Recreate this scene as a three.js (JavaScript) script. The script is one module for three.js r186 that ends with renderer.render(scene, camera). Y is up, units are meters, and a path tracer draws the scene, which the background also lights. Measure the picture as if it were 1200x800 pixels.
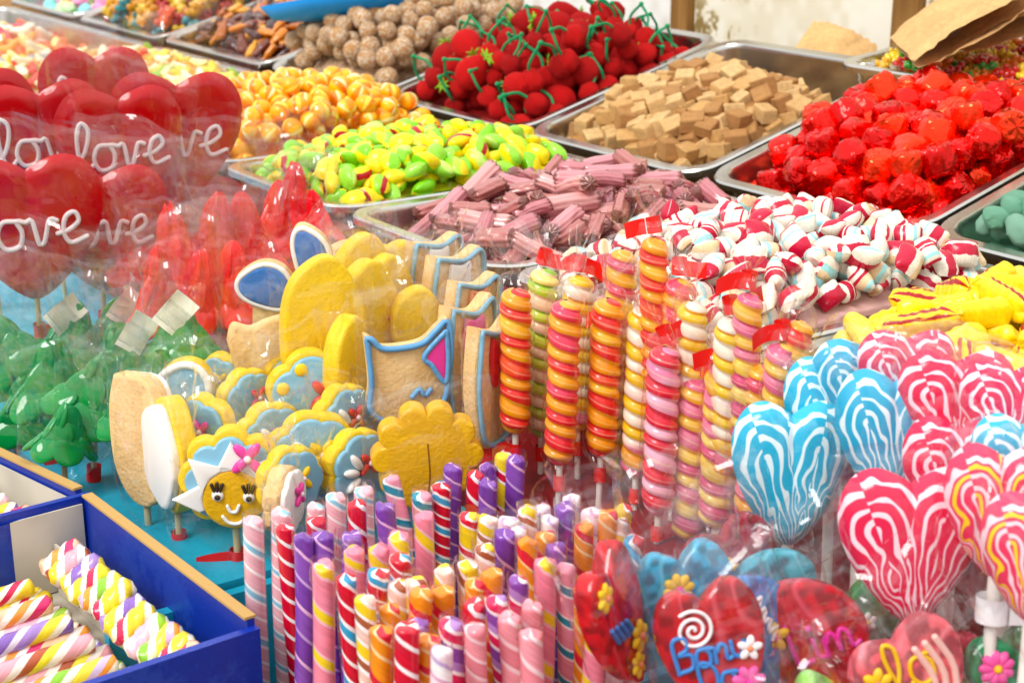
import * as THREE from 'three';
import { RoundedBoxGeometry } from 'three/addons/geometries/RoundedBoxGeometry.js';
import { ImprovedNoise } from 'three/addons/math/ImprovedNoise.js';
import { mergeGeometries, mergeVertices, toCreasedNormals } from 'three/addons/utils/BufferGeometryUtils.js';

// ---------------------------------------------------------------- camera, sky, sun, exposure
const scene = new THREE.Scene();
const FPX = 1873, PITCH = THREE.MathUtils.degToRad(17.8), HEAD = THREE.MathUtils.degToRad(54.9);
const EYE = new THREE.Vector3(0, 1.5, 0);
const RIGHT = new THREE.Vector3(Math.cos(HEAD), 0, -Math.sin(HEAD));
const LEVEL = new THREE.Vector3(-Math.sin(HEAD), 0, -Math.cos(HEAD));
const FWD = LEVEL.clone().multiplyScalar(Math.cos(PITCH)).add(new THREE.Vector3(0, -Math.sin(PITCH), 0));
const UPV = LEVEL.clone().multiplyScalar(Math.sin(PITCH)).add(new THREE.Vector3(0, Math.cos(PITCH), 0));
const camera = new THREE.PerspectiveCamera(2 * Math.atan(400 / FPX) * 180 / Math.PI, 1.5, 0.05, 400);
camera.position.copy(EYE);
camera.lookAt(EYE.clone().add(FWD));
camera.focus = 1.12;
camera.userData.fStop = 13;

const renderer = new THREE.WebGLRenderer({ antialias: true });
renderer.toneMapping = THREE.LinearToneMapping;
renderer.toneMappingExposure = 1.76;
renderer.shadowMap.enabled = true;

{ // bright hazy overcast: a pale dome, a little brighter towards the zenith
  const W = 64, H = 32, d = new Float32Array(W * H * 4);
  for (let r = 0; r < H; r++) for (let c = 0; c < W; c++) {
    const up = Math.sin(((r + 0.5) / H - 0.5) * Math.PI), k = up > 0 ? 0.48 + 0.42 * up : 0.2;
    d.set([k * 0.985, k * 0.99, k * 1.0, 1], (r * W + c) * 4);
  }
  const sky = new THREE.DataTexture(d, W, H, THREE.RGBAFormat, THREE.FloatType);
  sky.mapping = THREE.EquirectangularReflectionMapping; sky.magFilter = THREE.LinearFilter; sky.minFilter = THREE.LinearFilter; sky.needsUpdate = true;
  scene.background = sky; scene.environment = sky;
}
const sun = new THREE.DirectionalLight(new THREE.Color(1, 0.98, 0.945), 1.4);
sun.target.position.set(-1.1, 1.1, -0.7);
sun.position.set(-1.1 + 0.12 * 5, 1.1 + 0.72 * 5, -0.7 + 0.68 * 5);
sun.shadow.radius = 48; sun.castShadow = true;
Object.assign(sun.shadow.camera, { left: -3, right: 3, top: 3, bottom: -3, near: 0.5, far: 12 });
sun.shadow.mapSize.set(2048, 2048);
scene.add(sun, sun.target);

// ---------------------------------------------------------------- helpers
function mulberry(a) { return () => { a |= 0; a = a + 0x6D2B79F5 | 0; let t = Math.imul(a ^ a >>> 15, 1 | a); t = t + Math.imul(t ^ t >>> 7, 61 | t) ^ t; return ((t ^ t >>> 14) >>> 0) / 4294967296; }; }
const R0 = mulberry(77);
const rr = (a, b, r = R0) => a + (b - a) * r();
const pick = (arr, r = R0) => arr[Math.floor(r() * arr.length) % arr.length];
const IN = new ImprovedNoise(), noise = (x, y, z) => IN.noise(x, y, z);
const col = (h) => new THREE.Color(h);
const V = (x, y, z) => new THREE.Vector3(x, y, z);
const clamp = (x, a, b) => Math.min(b, Math.max(a, x));
const smooth = (a, b, x) => { const t = clamp((x - a) / (b - a), 0, 1); return t * t * (3 - 2 * t); };
const used = {};
function numbered(n) { const k = used[n] = (used[n] ?? -1) + 1; return k ? n + '_' + String(k).padStart(3, '0') : n; }
function add(o) { scene.add(o); return o; }
function tag(o, label, category, group) { o.userData.label = label; o.userData.category = category; if (group) o.userData.group = group; return o; }
function thing(name, label, category, group) { const g = new THREE.Group(); g.name = numbered(name); tag(g, label, category, group); return add(g); }
function part(name, geo, mat, parent) { const m = new THREE.Mesh(geo, mat); m.name = name; m.castShadow = m.receiveShadow = true; if (parent) parent.add(m); return m; }
function struct(name, geo, mat) { const m = add(part(numbered(name), geo, mat)); m.userData.kind = 'structure'; return m; }
const px3 = (x, y, t) => EYE.clone().addScaledVector(RIGHT, (x - 600) / FPX * t).addScaledVector(UPV, (400 - y) / FPX * t).addScaledVector(FWD, t);
function onY(x, y, Y) { const d = px3(x, y, 1).sub(EYE); return EYE.clone().addScaledVector(d, (Y - EYE.y) / d.y); }
function depthOnY(x, y, Y) { const d = px3(x, y, 1).sub(EYE); return (Y - EYE.y) / d.y; }
const depthZ = (x, y, z) => z / px3(x, y, 1).sub(EYE).z;
const faceCam = (p) => Math.atan2(EYE.x - p.x, EYE.z - p.z);

// materials: glossy sugar, matte sugar, film, metal...
const mats = new Map();
function phys(key, o) { if (!mats.has(key)) mats.set(key, new THREE.MeshPhysicalMaterial(o)); return mats.get(key); }
const gloss = (h, rough = 0.32, coat = 0.35, extra = {}) => phys('g' + h + rough + coat + JSON.stringify(extra), { color: col(h), roughness: rough, clearcoat: coat, clearcoatRoughness: 0.12, ...extra });
const matte = (h, rough = 0.75) => phys('m' + h + rough, { color: col(h), roughness: rough });
function dataTex(w, h, fn, { srgb = true, wrap = true } = {}) {
  const d = new Uint8Array(w * h * 4);
  for (let y = 0; y < h; y++) for (let x = 0; x < w; x++) { const c = fn((x + 0.5) / w, (y + 0.5) / h); const i = (y * w + x) * 4; d[i] = clamp(c[0], 0, 255); d[i + 1] = clamp(c[1], 0, 255); d[i + 2] = clamp(c[2], 0, 255); d[i + 3] = 255; }
  const t = new THREE.DataTexture(d, w, h); t.magFilter = THREE.LinearFilter; t.minFilter = THREE.LinearMipmapLinearFilter; t.generateMipmaps = true;
  if (wrap) t.wrapS = t.wrapT = THREE.RepeatWrapping; if (srgb) t.colorSpace = THREE.SRGBColorSpace; t.needsUpdate = true; return t;
}
const hex = (h) => { const n = parseInt(h.slice(1), 16); return [n >> 16, n >> 8 & 255, n & 255]; };
const mix3 = (a, b, t) => [a[0] + (b[0] - a[0]) * t, a[1] + (b[1] - a[1]) * t, a[2] + (b[2] - a[2]) * t];
// periodic value noise in [0,1]
function pnoise(seed, per) { const r = mulberry(seed), g = Array.from({ length: per * per }, r); return (u, v) => { const x = u * per, y = v * per, xi = Math.floor(x), yi = Math.floor(y), fx = x - xi, fy = y - yi, s = fx * fx * (3 - 2 * fx), t = fy * fy * (3 - 2 * fy), at = (i, j) => g[((j % per + per) % per) * per + (i % per + per) % per]; return (at(xi, yi) * (1 - s) + at(xi + 1, yi) * s) * (1 - t) + (at(xi, yi + 1) * (1 - s) + at(xi + 1, yi + 1) * s) * t; }; }
const grainTex = (() => { const a = pnoise(1, 64), b = pnoise(2, 128), c = pnoise(3, 12); return dataTex(256, 256, (u, v) => { const k = 255 * (0.4 * a(u, v) + 0.4 * b(u, v) + 0.2 * c(u, v)); return [k, k, k]; }, { srgb: false }); })();
const sugarTex = (() => { const r = mulberry(9); const g = Array.from({ length: 128 * 128 }, () => r() < 0.3 ? 255 : r() * 120); return dataTex(128, 128, (u, v) => { const k = g[Math.floor(v * 128) * 128 + Math.floor(u * 128)]; return [k, k, k]; }, { srgb: false }); })();

// generic surface: fn(s in 0..1, a in 0..2pi) -> [x,y,z]
function surf(nS, nA, fn, { uv = (s, a) => [a / (2 * Math.PI), s], color, closed = true } = {}) {
  const P = [], UVs = [], C = [], I = [];
  for (let i = 0; i <= nS; i++) for (let j = 0; j <= nA; j++) {
    const s = i / nS, a = j / nA * 2 * Math.PI, p = fn(s, a); P.push(p[0], p[1], p[2]); UVs.push(...uv(s, a)); if (color) { const c = color(s, a); C.push(c.r, c.g, c.b); }
    if (i < nS && j < nA) { const k = i * (nA + 1) + j, l = k + nA + 1; I.push(k, k + 1, l, k + 1, l + 1, l); }
  }
  const g = new THREE.BufferGeometry(); g.setAttribute('position', new THREE.Float32BufferAttribute(P, 3)); g.setAttribute('uv', new THREE.Float32BufferAttribute(UVs, 2));
  if (color) g.setAttribute('color', new THREE.Float32BufferAttribute(C, 3)); g.setIndex(I); g.computeVertexNormals();
  if (closed) { // average the normals across the seam
    const N = g.attributes.normal; for (let i = 0; i <= nS; i++) { const k = i * (nA + 1), l = k + nA, n = V(N.getX(k) + N.getX(l), N.getY(k) + N.getY(l), N.getZ(k) + N.getZ(l)).normalize(); N.setXYZ(k, n.x, n.y, n.z); N.setXYZ(l, n.x, n.y, n.z); }
  }
  return g;
}
function crease(g, ang = 0.6) { return toCreasedNormals(g, ang); }
function tube(pts, r, seg = 0, rad = 6, closed = false) { const c = new THREE.CatmullRomCurve3(pts.map((p) => p.isVector3 ? p : V(...p)), closed, 'centripetal'); const n = seg || pts.length * 4, g = new THREE.TubeGeometry(c, n, r, rad, closed); if (closed) return g; const caps = [pts[0], pts[pts.length - 1]].map((p) => { const s = new THREE.SphereGeometry(r, rad, 4), q = p.isVector3 ? p : V(...p); return s.translate(q.x, q.y, q.z); }); return mergeGeometries([g, ...caps]); }
function box(x0, x1, y0, y1, z0, z1) { const g = new THREE.BoxGeometry(x1 - x0, y1 - y0, z1 - z0); g.translate((x0 + x1) / 2, (y0 + y1) / 2, (z0 + z1) / 2); const uv = g.attributes.uv, n = g.attributes.normal, p = g.attributes.position; for (let i = 0; i < uv.count; i++) { const ax = Math.abs(n.getX(i)), ay = Math.abs(n.getY(i)); uv.setXY(i, ax > 0.5 ? p.getZ(i) : p.getX(i), ay > 0.5 ? p.getZ(i) : p.getY(i)); } return g; }

const film = new THREE.MeshPhysicalMaterial({ color: col('#ffffff'), transmission: 1, thickness: 0, roughness: 0.05, ior: 1.58, side: THREE.DoubleSide });
const steel = new THREE.MeshPhysicalMaterial({ color: new THREE.Color(0.62, 0.61, 0.57), metalness: 1, roughness: 0.27, bumpMap: grainTex, bumpScale: 0.00012 });
const steelRim = new THREE.MeshPhysicalMaterial({ color: new THREE.Color(0.6, 0.59, 0.55), metalness: 1, roughness: 0.22, bumpMap: grainTex, bumpScale: 0.0001 });
const stickMat = new THREE.MeshPhysicalMaterial({ color: col('#cfb98a'), roughness: 0.7, bumpMap: grainTex, bumpScale: 0.0003 });
const whiteStick = gloss('#e9e6dc', 0.45, 0.2);
const redTape = gloss('#e81408', 0.35, 0.4, { side: THREE.DoubleSide });
const whiteTape = gloss('#e8e8ea', 0.4, 0.3, { side: THREE.DoubleSide });

// ---------------------------------------------------------------- the stall: ground, table, shelves, boards, wall
const RIM = 1.165, TILT = THREE.MathUtils.degToRad(15), ZB = -1.043, YB = 1.172, BOARD = 1.04, REDB = 1.055;
const woodTex = (() => { const a = pnoise(21, 8), b = pnoise(22, 64); return dataTex(256, 256, (u, v) => { const k = 0.5 + 0.5 * Math.sin((u * 9 + a(u, v * 0.25) * 2.4) * 6.283), c = mix3(hex('#a5793f'), hex('#7d5424'), 0.55 * k + 0.45 * b(u, v * 0.12)); return c; }); })();
const wood = new THREE.MeshPhysicalMaterial({ map: woodTex, roughness: 0.7, bumpMap: woodTex, bumpScale: 0.0008 });
woodTex.repeat.set(3, 3);
const asphaltTex = (() => { const a = pnoise(31, 100), b = pnoise(32, 10); return dataTex(256, 256, (u, v) => { const k = 50 + 34 * a(u, v) + 16 * b(u, v); return [k, k, k * 0.98]; }); })();
asphaltTex.repeat.set(60, 60);
const ground = struct('ground', new THREE.PlaneGeometry(120, 120).rotateX(-Math.PI / 2), new THREE.MeshStandardMaterial({ map: asphaltTex, roughness: 0.9 }));
function paintTex(seed, base, stain, amount, speck) {
  const a = pnoise(seed, 6), b = pnoise(seed + 1, 30), c = pnoise(seed + 2, 110), d = pnoise(seed + 3, 3);
  return dataTex(512, 512, (u, v) => { const p = a(u, v) * 0.5 + b(u, v) * 0.3 + c(u, v) * 0.2, q = smooth(0.58, 0.75, p * 0.75 + d(u, v) * 0.35) * amount; let k = mix3(base, stain, q); if (c(u, v) > speck) k = mix3(k, stain, 0.6); return k.map((x) => x * (0.95 + 0.08 * c(u, v))); });
}
const turqTex = paintTex(41, hex('#17a5c4'), hex('#0c7f9f'), 0.5, 0.972);
turqTex.repeat.set(3.2, 3.2);
const turq = new THREE.MeshPhysicalMaterial({ map: turqTex, roughness: 0.42, clearcoat: 0.25, clearcoatRoughness: 0.3, bumpMap: turqTex, bumpScale: 0.0004 });
const redTex = paintTex(51, hex('#8d0f14'), hex('#6a0a0c'), 0.6, 0.98); redTex.repeat.set(3, 3);
const redPaint = new THREE.MeshPhysicalMaterial({ map: redTex, roughness: 0.4, clearcoat: 0.2, clearcoatRoughness: 0.3 });
{
  const t = tag(thing('stall_table', '', ''), 'long wooden stall table that carries the flat row of steel sweet trays', 'table');
  part('table_top', box(-3.6, -0.2, 1.066, 1.094, -1.06, -0.71), wood, t);
  for (const x of [-3.5, -2.4, -1.3, -0.3]) for (const z of [-1.03, -0.75]) part('leg', box(x - 0.02, x + 0.02, 0, 1.066, z - 0.02, z + 0.02), wood, t);
  part('front_board', box(-3.6, -0.2, 0.97, 1.148, -0.709, -0.697), redPaint, t);
  const s = tag(thing('sloping_shelf', '', ''), 'sloping wooden shelf under the tilted back row of steel trays', 'shelf');
  const top = part('shelf_board', box(-3.9, -0.3, -0.092, -0.072, -0.36, 0.0), wood, s); top.position.set(0, YB, ZB - 0.02); top.rotation.x = TILT;
  for (const x of [-3.8, -2.6, -1.6, -0.5]) part('leg', box(x - 0.02, x + 0.02, 0, 1.14, -1.36, -1.32), wood, s);
  const b = tag(thing('display_board', '', ''), 'turquoise painted board with sticks of cookie and rose lollipops pushed in', 'board');
  part('panel', box(-2.6, -0.865, BOARD - 0.03, BOARD, -0.574, -0.352), turq, b);
  part('panel', box(-2.6, -1.3, BOARD - 0.03, BOARD - 0.003, -0.352, 0.1), turq, b);
  for (const [x, z] of [[-2.5, -0.6], [-0.9, -0.6], [-2.5, -0.37], [-0.9, -0.37]]) part('leg', box(x - 0.015, x + 0.015, 0, BOARD - 0.03, z - 0.012, z + 0.012), wood, b);
  const r = tag(thing('display_board', '', ''), 'dark red board holding the spiral and heart lollipops below the trays', 'board');
  part('panel', box(-2.6, -0.25, REDB - 0.05, REDB, -0.696, -0.575), redPaint, r);
  part('lower_panel', box(-0.62, -0.2, 0.96, 0.985, -0.574, -0.3), redPaint, r);
  for (const x of [-2.5, -1.5, -0.3]) part('leg', box(x - 0.015, x + 0.015, 0, 0.96, -0.68, -0.65), wood, r);
  const c = tag(thing('stick_holder', '', ''), 'turquoise open box that holds the upright striped rock sticks', 'box');
  const x0 = -0.862, x1 = -0.63, z0 = -0.574, z1 = -0.3;
  part('side_panel', box(x0, x0 + 0.008, 0.87, BOARD - 0.004, z0, z1), turq, c); part('side_panel', box(x1 - 0.008, x1, 0.87, BOARD - 0.012, z0, z1), turq, c);
  part('back_panel', box(x0 + 0.008, x1 - 0.008, 0.87, BOARD - 0.006, z0, z0 + 0.008), turq, c); part('front_panel', box(x0 + 0.008, x1 - 0.008, 0.87, BOARD - 0.09, z1 - 0.008, z1), turq, c);
  part('base', box(x0, x1, 0.86, 0.87, z0, z1), turq, c);
  for (const [x, z] of [[x0, z0], [x1, z0], [x0, z1], [x1, z1]]) part('leg', box(x - 0.012, x + 0.012, 0, 0.86, z - 0.012, z + 0.012), wood, c);
  const f = tag(thing('front_shelf', '', ''), 'low wooden shelf under the blue boxes of rock sticks', 'shelf');
  part('shelf_board', box(-1.3, -0.66, 0.985, 1.003, -0.349, 0.0), wood, f);
  for (const x of [-1.26, -0.7]) for (const z of [-0.33, -0.02]) part('leg', box(x - 0.012, x + 0.012, 0, 0.985, z - 0.012, z + 0.012), wood, f);
}
// back wall of painted panels with posts
{
  const a = pnoise(61, 5), b = pnoise(62, 40), c = pnoise(63, 120), e = pnoise(64, 18);
  const wallTex = dataTex(512, 512, (u, v) => { let k = mix3(hex('#f0ead9'), hex('#e3d9bf'), smooth(0.4, 0.8, a(u, v) * 0.6 + b(u, v) * 0.4)); const m = smooth(0.62, 0.8, e(u * 0.5, v) * 0.55 + b(u, v) * 0.3 + c(u, v) * 0.28) * smooth(0.4, 0.65, a(u + 0.3, v + 0.1)); k = mix3(k, hex('#8d7440'), m); return k; });
  wallTex.repeat.set(1.6, 1.6);
  const wm = new THREE.MeshStandardMaterial({ map: wallTex, roughness: 0.8, bumpMap: wallTex, bumpScale: 0.0006 });
  const whiteTex = dataTex(256, 256, (u, v) => mix3(hex('#f1efe9'), hex('#dcd8cf'), smooth(0.45, 0.85, a(u, v) * 0.4 + b(u, v) * 0.6)));
  const wm2 = new THREE.MeshStandardMaterial({ map: whiteTex, roughness: 0.7 });
  const w = tag(thing('stall_wall', '', ''), 'cream painted board wall with brown scuffs and wooden posts behind the trays', 'wall');
  const Z = -1.56, at = (px) => { const d = px3(px, 20, 1).sub(EYE); return EYE.x + d.x * (Z - EYE.z) / d.z; };
  const p1 = at(793), p2 = at(813), p3 = at(1053), p4 = at(1083);
  part('panel', box(-5.2, p1 - 0.002, 0, 1.9, Z - 0.02, Z), wm2, w);
  part('post', box(p1, p2, 0, 1.95, Z - 0.03, Z + 0.012), wood, w);
  part('panel', box(p2 + 0.002, p3 - 0.002, 0, 1.9, Z - 0.02, Z), wm, w);
  part('post', box(p3, p4, 0, 1.95, Z - 0.03, Z + 0.012), wood, w);
  part('panel', box(p4 + 0.002, p4 + 1.2, 0, 1.9, Z - 0.02, Z), wm, w);
}
// ---------------------------------------------------------------- steel trays
function rrect(w, d, r, n = 8) { const pts = []; for (const [cx, cz, a0] of [[w / 2 - r, d / 2 - r, 0], [-w / 2 + r, d / 2 - r, 1], [-w / 2 + r, -d / 2 + r, 2], [w / 2 - r, -d / 2 + r, 3]]) for (let i = 0; i <= n; i++) { const a = (a0 + i / n) * Math.PI / 2; pts.push([cx + r * Math.cos(a), cz + r * Math.sin(a)]); } return pts; }
function rings(list, cap) { // list of [w, d, r, y]
  const n = 36, P = [], I = [], UVs = []; list.forEach(([w, d, r, y], k) => { for (const [x, z] of rrect(w, d, r)) { P.push(x, y, z); UVs.push(x * 6 + y * 3, z * 6 + y * 4); } if (k) for (let i = 0; i < n; i++) { const a = (k - 1) * n + i, b = (k - 1) * n + (i + 1) % n, c = a + n, e = b + n; I.push(a, c, b, b, c, e); } });
  if (cap) { const k = (list.length - 1) * n, y = list[list.length - 1][3]; P.push(0, y, 0); UVs.push(0, 0); for (let i = 0; i < n; i++) I.push(k + i, list.length * n, k + (i + 1) % n); }
  const g = new THREE.BufferGeometry(); g.setAttribute('position', new THREE.Float32BufferAttribute(P, 3)); g.setAttribute('uv', new THREE.Float32BufferAttribute(UVs, 2)); g.setIndex(I); g.computeVertexNormals(); return g;
}
function tray(x0, x1, z0, z1, label, { tilt = 0, y = RIM, z = null, depth = 0.066 } = {}) {
  const w = x1 - x0 - 0.004, d = z1 - z0, t = thing('steel_tray', label, 'tray', 'steel trays of sweets');
  const iw = w - 0.026, id = d - 0.026;
  part('basin', rings([[iw + 0.001, id + 0.001, 0.028, -0.001], [iw - 0.004, id - 0.004, 0.027, -0.005], [iw - 0.012, id - 0.012, 0.026, -depth + 0.014], [iw - 0.018, id - 0.018, 0.025, -depth + 0.005], [iw - 0.03, id - 0.03, 0.022, -depth], [iw * 0.5, id * 0.5, 0.02, -depth]], true), steel, t);
  part('rim', crease(rings([[iw + 0.001, id + 0.001, 0.028, -0.0012], [iw + 0.003, id + 0.003, 0.029, 0], [w - 0.004, d - 0.004, 0.034, 0.0006], [w, d, 0.036, -0.0012], [w + 0.0005, d + 0.0005, 0.036, -0.007], [w - 0.002, d - 0.002, 0.035, -0.007], [iw + 0.004, id + 0.004, 0.029, -0.003]], false), 0.7), steelRim, t);
  part('outer_wall', rings([[iw - 0.026, id - 0.026, 0.023, -depth - 0.0016], [iw - 0.014, id - 0.014, 0.026, -depth + 0.004], [iw - 0.008, id - 0.008, 0.027, -depth + 0.014], [iw + 0.004, id + 0.004, 0.029, -0.0032]], false), steel, t);
  if (tilt) { t.position.set((x0 + x1) / 2, YB, ZB); t.rotation.x = tilt; t.translateZ(-(d / 2)); } else t.position.set((x0 + x1) / 2, y, (z0 + z1) / 2);
  t.updateMatrixWorld(true);
  return { M: t.matrixWorld.clone(), w: iw - 0.02, d: id - 0.02, depth, label };
}
const F = (x0, x1, l, o) => tray(x0, x1, -1.033, -0.695, l, o);
const B = (x0, x1, l) => tray(x0, x1, 0, 0.325, l, { tilt: TILT });

// ---------------------------------------------------------------- heaps: sweets dropped one by one on the pile below
function heap(T, o) {
  const { n, r, L = r, W = r, top, seed, make, x0 = -T.w / 2, x1 = T.w / 2, z0 = -T.d / 2, z1 = T.d / 2, drop = 2.4, core, maxTilt = 0.6, tries = 16, sink = 0.82, rough = 0.5 } = o;
  const rnd = mulberry(seed), cs = 0.004, nx = Math.ceil((x1 - x0) / cs), nz = Math.ceil((z1 - z0) / cs), Hf = new Float32Array(nx * nz), floor = -T.depth;
  const bed = (x, z) => Math.max(floor, top(x, z) - drop * r);
  for (let j = 0; j < nz; j++) for (let i = 0; i < nx; i++) Hf[j * nx + i] = bed(x0 + (i + 0.5) * cs, z0 + (j + 0.5) * cs);
  const rise = (x, z, rad) => { let m = -1, s = 0, c = 0; const k = Math.ceil(rad / cs), i0 = Math.floor((x - x0) / cs), j0 = Math.floor((z - z0) / cs); for (let j = -k; j <= k; j++) for (let i = -k; i <= k; i++) { if (i * i + j * j > k * k) continue; const a = i0 + i, b = j0 + j; if (a < 0 || b < 0 || a >= nx || b >= nz) continue; const h = Hf[b * nx + a]; if (h > m) m = h; s += h; c++; } return c ? rough * m + (1 - rough) * s / c : floor; };
  const out = []; let stuck = 0;
  for (let k = 0; k < n && stuck < 30; k++) {
    let best = null;
    for (let q = 0; q < tries; q++) {
      const yaw = rnd() * Math.PI * 2, e = Math.max(0, L - W), mx = Math.abs(Math.cos(yaw)) * e + W, mz = Math.abs(Math.sin(yaw)) * e + W;
      const x = x0 + mx + rnd() * Math.max(0, x1 - x0 - 2 * mx), z = z0 + mz + rnd() * Math.max(0, z1 - z0 - 2 * mz);
      const tp = top(x, z); if (tp < floor + 0.4 * r) continue;
      const m = rise(x, z, W * 0.7), def = tp - m + 0.35 * r * rnd();
      if (!best || def > best.def) best = { x, z, yaw, m, def, e };
    }
    if (!best || best.def < -0.6 * r) { stuck++; continue; }
    const { x, z, yaw, m, e } = best, dx = Math.cos(yaw), dz = -Math.sin(yaw);
    let pitch = rnd() * 0.5 - 0.25, y = m;
    if (e > 0.001) { const a = rise(x + dx * e, z + dz * e, W * 0.6), b = rise(x - dx * e, z - dz * e, W * 0.6); pitch = clamp(Math.atan2(a - b, 2 * e), -maxTilt, maxTilt); y = Math.max((a + b) / 2, m - 0.25 * r); }
    y += r * sink;
    const tp = Math.tan(pitch), kk = Math.ceil((L + W) / cs), i0 = Math.floor((x - x0) / cs), j0 = Math.floor((z - z0) / cs);
    for (let j = -kk; j <= kk; j++) for (let i = -kk; i <= kk; i++) { const a = i0 + i, b = j0 + j; if (a < 0 || b < 0 || a >= nx || b >= nz) continue; const ux = i * cs, uz = j * cs, s = ux * dx + uz * dz, c = Math.abs(-ux * dz + uz * dx), over = Math.max(0, Math.abs(s) - e) / W, dd = (c / W) ** 2 + over * over; if (dd >= 1) continue; const h = y + clamp(s, -L, L) * tp + r * Math.sqrt(1 - dd); if (h > Hf[b * nx + a]) Hf[b * nx + a] = h; }
    out.push({ x, y, z, yaw, pitch, roll: rnd() });
  }
  out.forEach((p, k) => {
    const ob = make(k, rnd, p), m = new THREE.Matrix4().makeRotationY(p.yaw).multiply(new THREE.Matrix4().makeRotationZ(p.pitch));
    m.multiply(new THREE.Matrix4().makeRotationX(o.freeRoll ? p.roll * Math.PI * 2 : (p.roll - 0.5) * 0.9)); m.setPosition(p.x, p.y, p.z);
    m.premultiply(T.M); const s = ob.scale.clone(); m.decompose(ob.position, ob.quaternion, V(1, 1, 1)); ob.scale.copy(s); add(ob);
  });
  if (core) { // the sweets buried underneath, closing the gaps
    const P = [], I = [], UVs = [], mx = 46, mz = 46; for (let j = 0; j <= mz; j++) for (let i = 0; i <= mx; i++) { const x = x0 + (x1 - x0) * i / mx, z = z0 + (z1 - z0) * j / mz, e = i === 0 || j === 0 || i === mx || j === mz; const b = bed(x, z); P.push(x, b <= floor || e ? floor - 0.0006 : Math.max(floor - 0.0006, b + 0.35 * r * noise(x / r * 0.9, z / r * 0.9, seed) - 0.1 * r), z); UVs.push(x * 40, z * 40); if (i < mx && j < mz) { const k = j * (mx + 1) + i; I.push(k, k + mx + 1, k + 1, k + 1, k + mx + 1, k + mx + 2); } }
    const g = new THREE.BufferGeometry(); g.setAttribute('position', new THREE.Float32BufferAttribute(P, 3)); g.setAttribute('uv', new THREE.Float32BufferAttribute(UVs, 2)); g.setIndex(I); g.computeVertexNormals();
    const c = add(part(numbered(core.name), g, core.mat)); tag(c, core.label, 'sweets'); c.userData.kind = 'stuff'; T.M.decompose(c.position, c.quaternion, V(1, 1, 1));
  }
}
// a rounded mound target: height h at centre falling to edge
const mound = (T, hc, he, cx = 0, cz = 0, sx = 0.5, sz = 0.5, pow = 1.6) => (x, z) => { const q = Math.pow(Math.abs((x - cx) / (T.w * sx)), 2.2) + Math.pow(Math.abs((z - cz) / (T.d * sz)), 2.2); return hc + (he - hc) * Math.pow(Math.min(q, 1.6), pow / 2); };
const adj = (list, q) => { const e = pick(list, q); return e; };
function sweet(name, geo, mat, label, category, group, scale = 1) { if (Array.isArray(mat)) { label = mat[1] + ' ' + label; group = mat[1] + ' ' + group; mat = mat[0]; } const m = part(numbered(name), geo, mat); tag(m, label, category, group); m.scale.setScalar(scale); return m; }
const BASE = (x, z) => 0;
// shapes along x
const pillow = (L, Wd, r, seed, uvf, flat = 0.75, nS = 12, nA = 16) => surf(nS, nA, (s, a) => { const q = Math.sin(Math.PI * s), e = Math.pow(q, 0.55), x = L * (2 * s - 1), wob = 1 + 0.12 * noise(s * 3, Math.cos(a) * 1.2, seed); return [x + 0.1 * L * noise(a, s * 2, seed + 3), r * e * Math.sin(a) * wob, Wd * (flat + (1 - flat) * e) * (s < 0.001 || s > 0.999 ? 0.9 : 1) * Math.cos(a) * wob]; }, uvf ? { uv: uvf } : {});
let stripeSeed = 700;
function stripeTex(bands, w = 256) { const tot = bands.reduce((q, b) => q + b[1], 0), c = bands.map((b) => hex(b[0])), wb = pnoise(stripeSeed++, 6), fz = pnoise(stripeSeed++, 40); return dataTex(w, 96, (u0, v) => { const u = ((u0 + 0.03 * (wb(u0, v) - 0.5) + 0.012 * (fz(u0, v) - 0.5)) % 1 + 1) % 1; let x = u * tot, i = 0; while (i < bands.length - 1 && x > bands[i][1]) { x -= bands[i][1]; i++; } const e = 0.008 * tot, nx = c[(i + 1) % bands.length], d = bands[i][1] - x, k = 0.94 + 0.1 * fz(u0 * 0.7 + 0.2, v); return (d < e ? mix3(c[i], nx, 0.5 * (1 - d / e)) : c[i]).map((q) => q * k); }); }
const striped = (bands, o = {}) => new THREE.MeshPhysicalMaterial({ map: stripeTex(bands), roughness: 0.3, clearcoat: 0.35, clearcoatRoughness: 0.1, ...o });

// back row, from the red foil tray leftwards, then the front row
const tRed = B(-1.165, -0.885, 'tilted steel tray heaped with red foil sweets'), tGreen = B(-0.883, -0.6, 'tilted steel tray with mint green sugared jellies'), tFudge = B(-1.468, -1.167, 'tilted steel tray heaped with tan fudge cubes'), tCherry = B(-1.787, -1.47, 'tilted steel tray heaped with red cherry jellies on green stems'),
  tBall = B(-2.112, -1.789, 'tilted steel tray heaped with sugared brown balls'), tDark = B(-2.49, -2.114, 'tilted steel tray of dark cola jellies under a blue scoop'), tGum = B(-2.87, -2.492, 'tilted steel tray of mixed amber red and green gummies'), tPink = B(-3.25, -2.872, 'tilted steel tray of pastel marshmallow twists');
const tYellow = F(-0.74, -0.45, 'flat steel tray of yellow chewy sweets with red lines'), tStripe = F(-1.008, -0.742, 'flat steel tray heaped with white and crimson striped pillows'), tMauve = F(-1.269, -1.01, 'flat steel tray heaped with mauve satin sweets'), tLime = F(-1.53, -1.271, 'flat steel tray of yellow and lime pillow sweets'),
  tOrange = F(-1.86, -1.532, 'flat steel tray of orange striped balls'), tMix = F(-2.46, -1.862, 'long flat steel tray of small yellow and white mixed jellies'), tFar = F(-3.2, -2.464, 'flat steel tray of pastel jellies beyond the small mixed ones');

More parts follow.
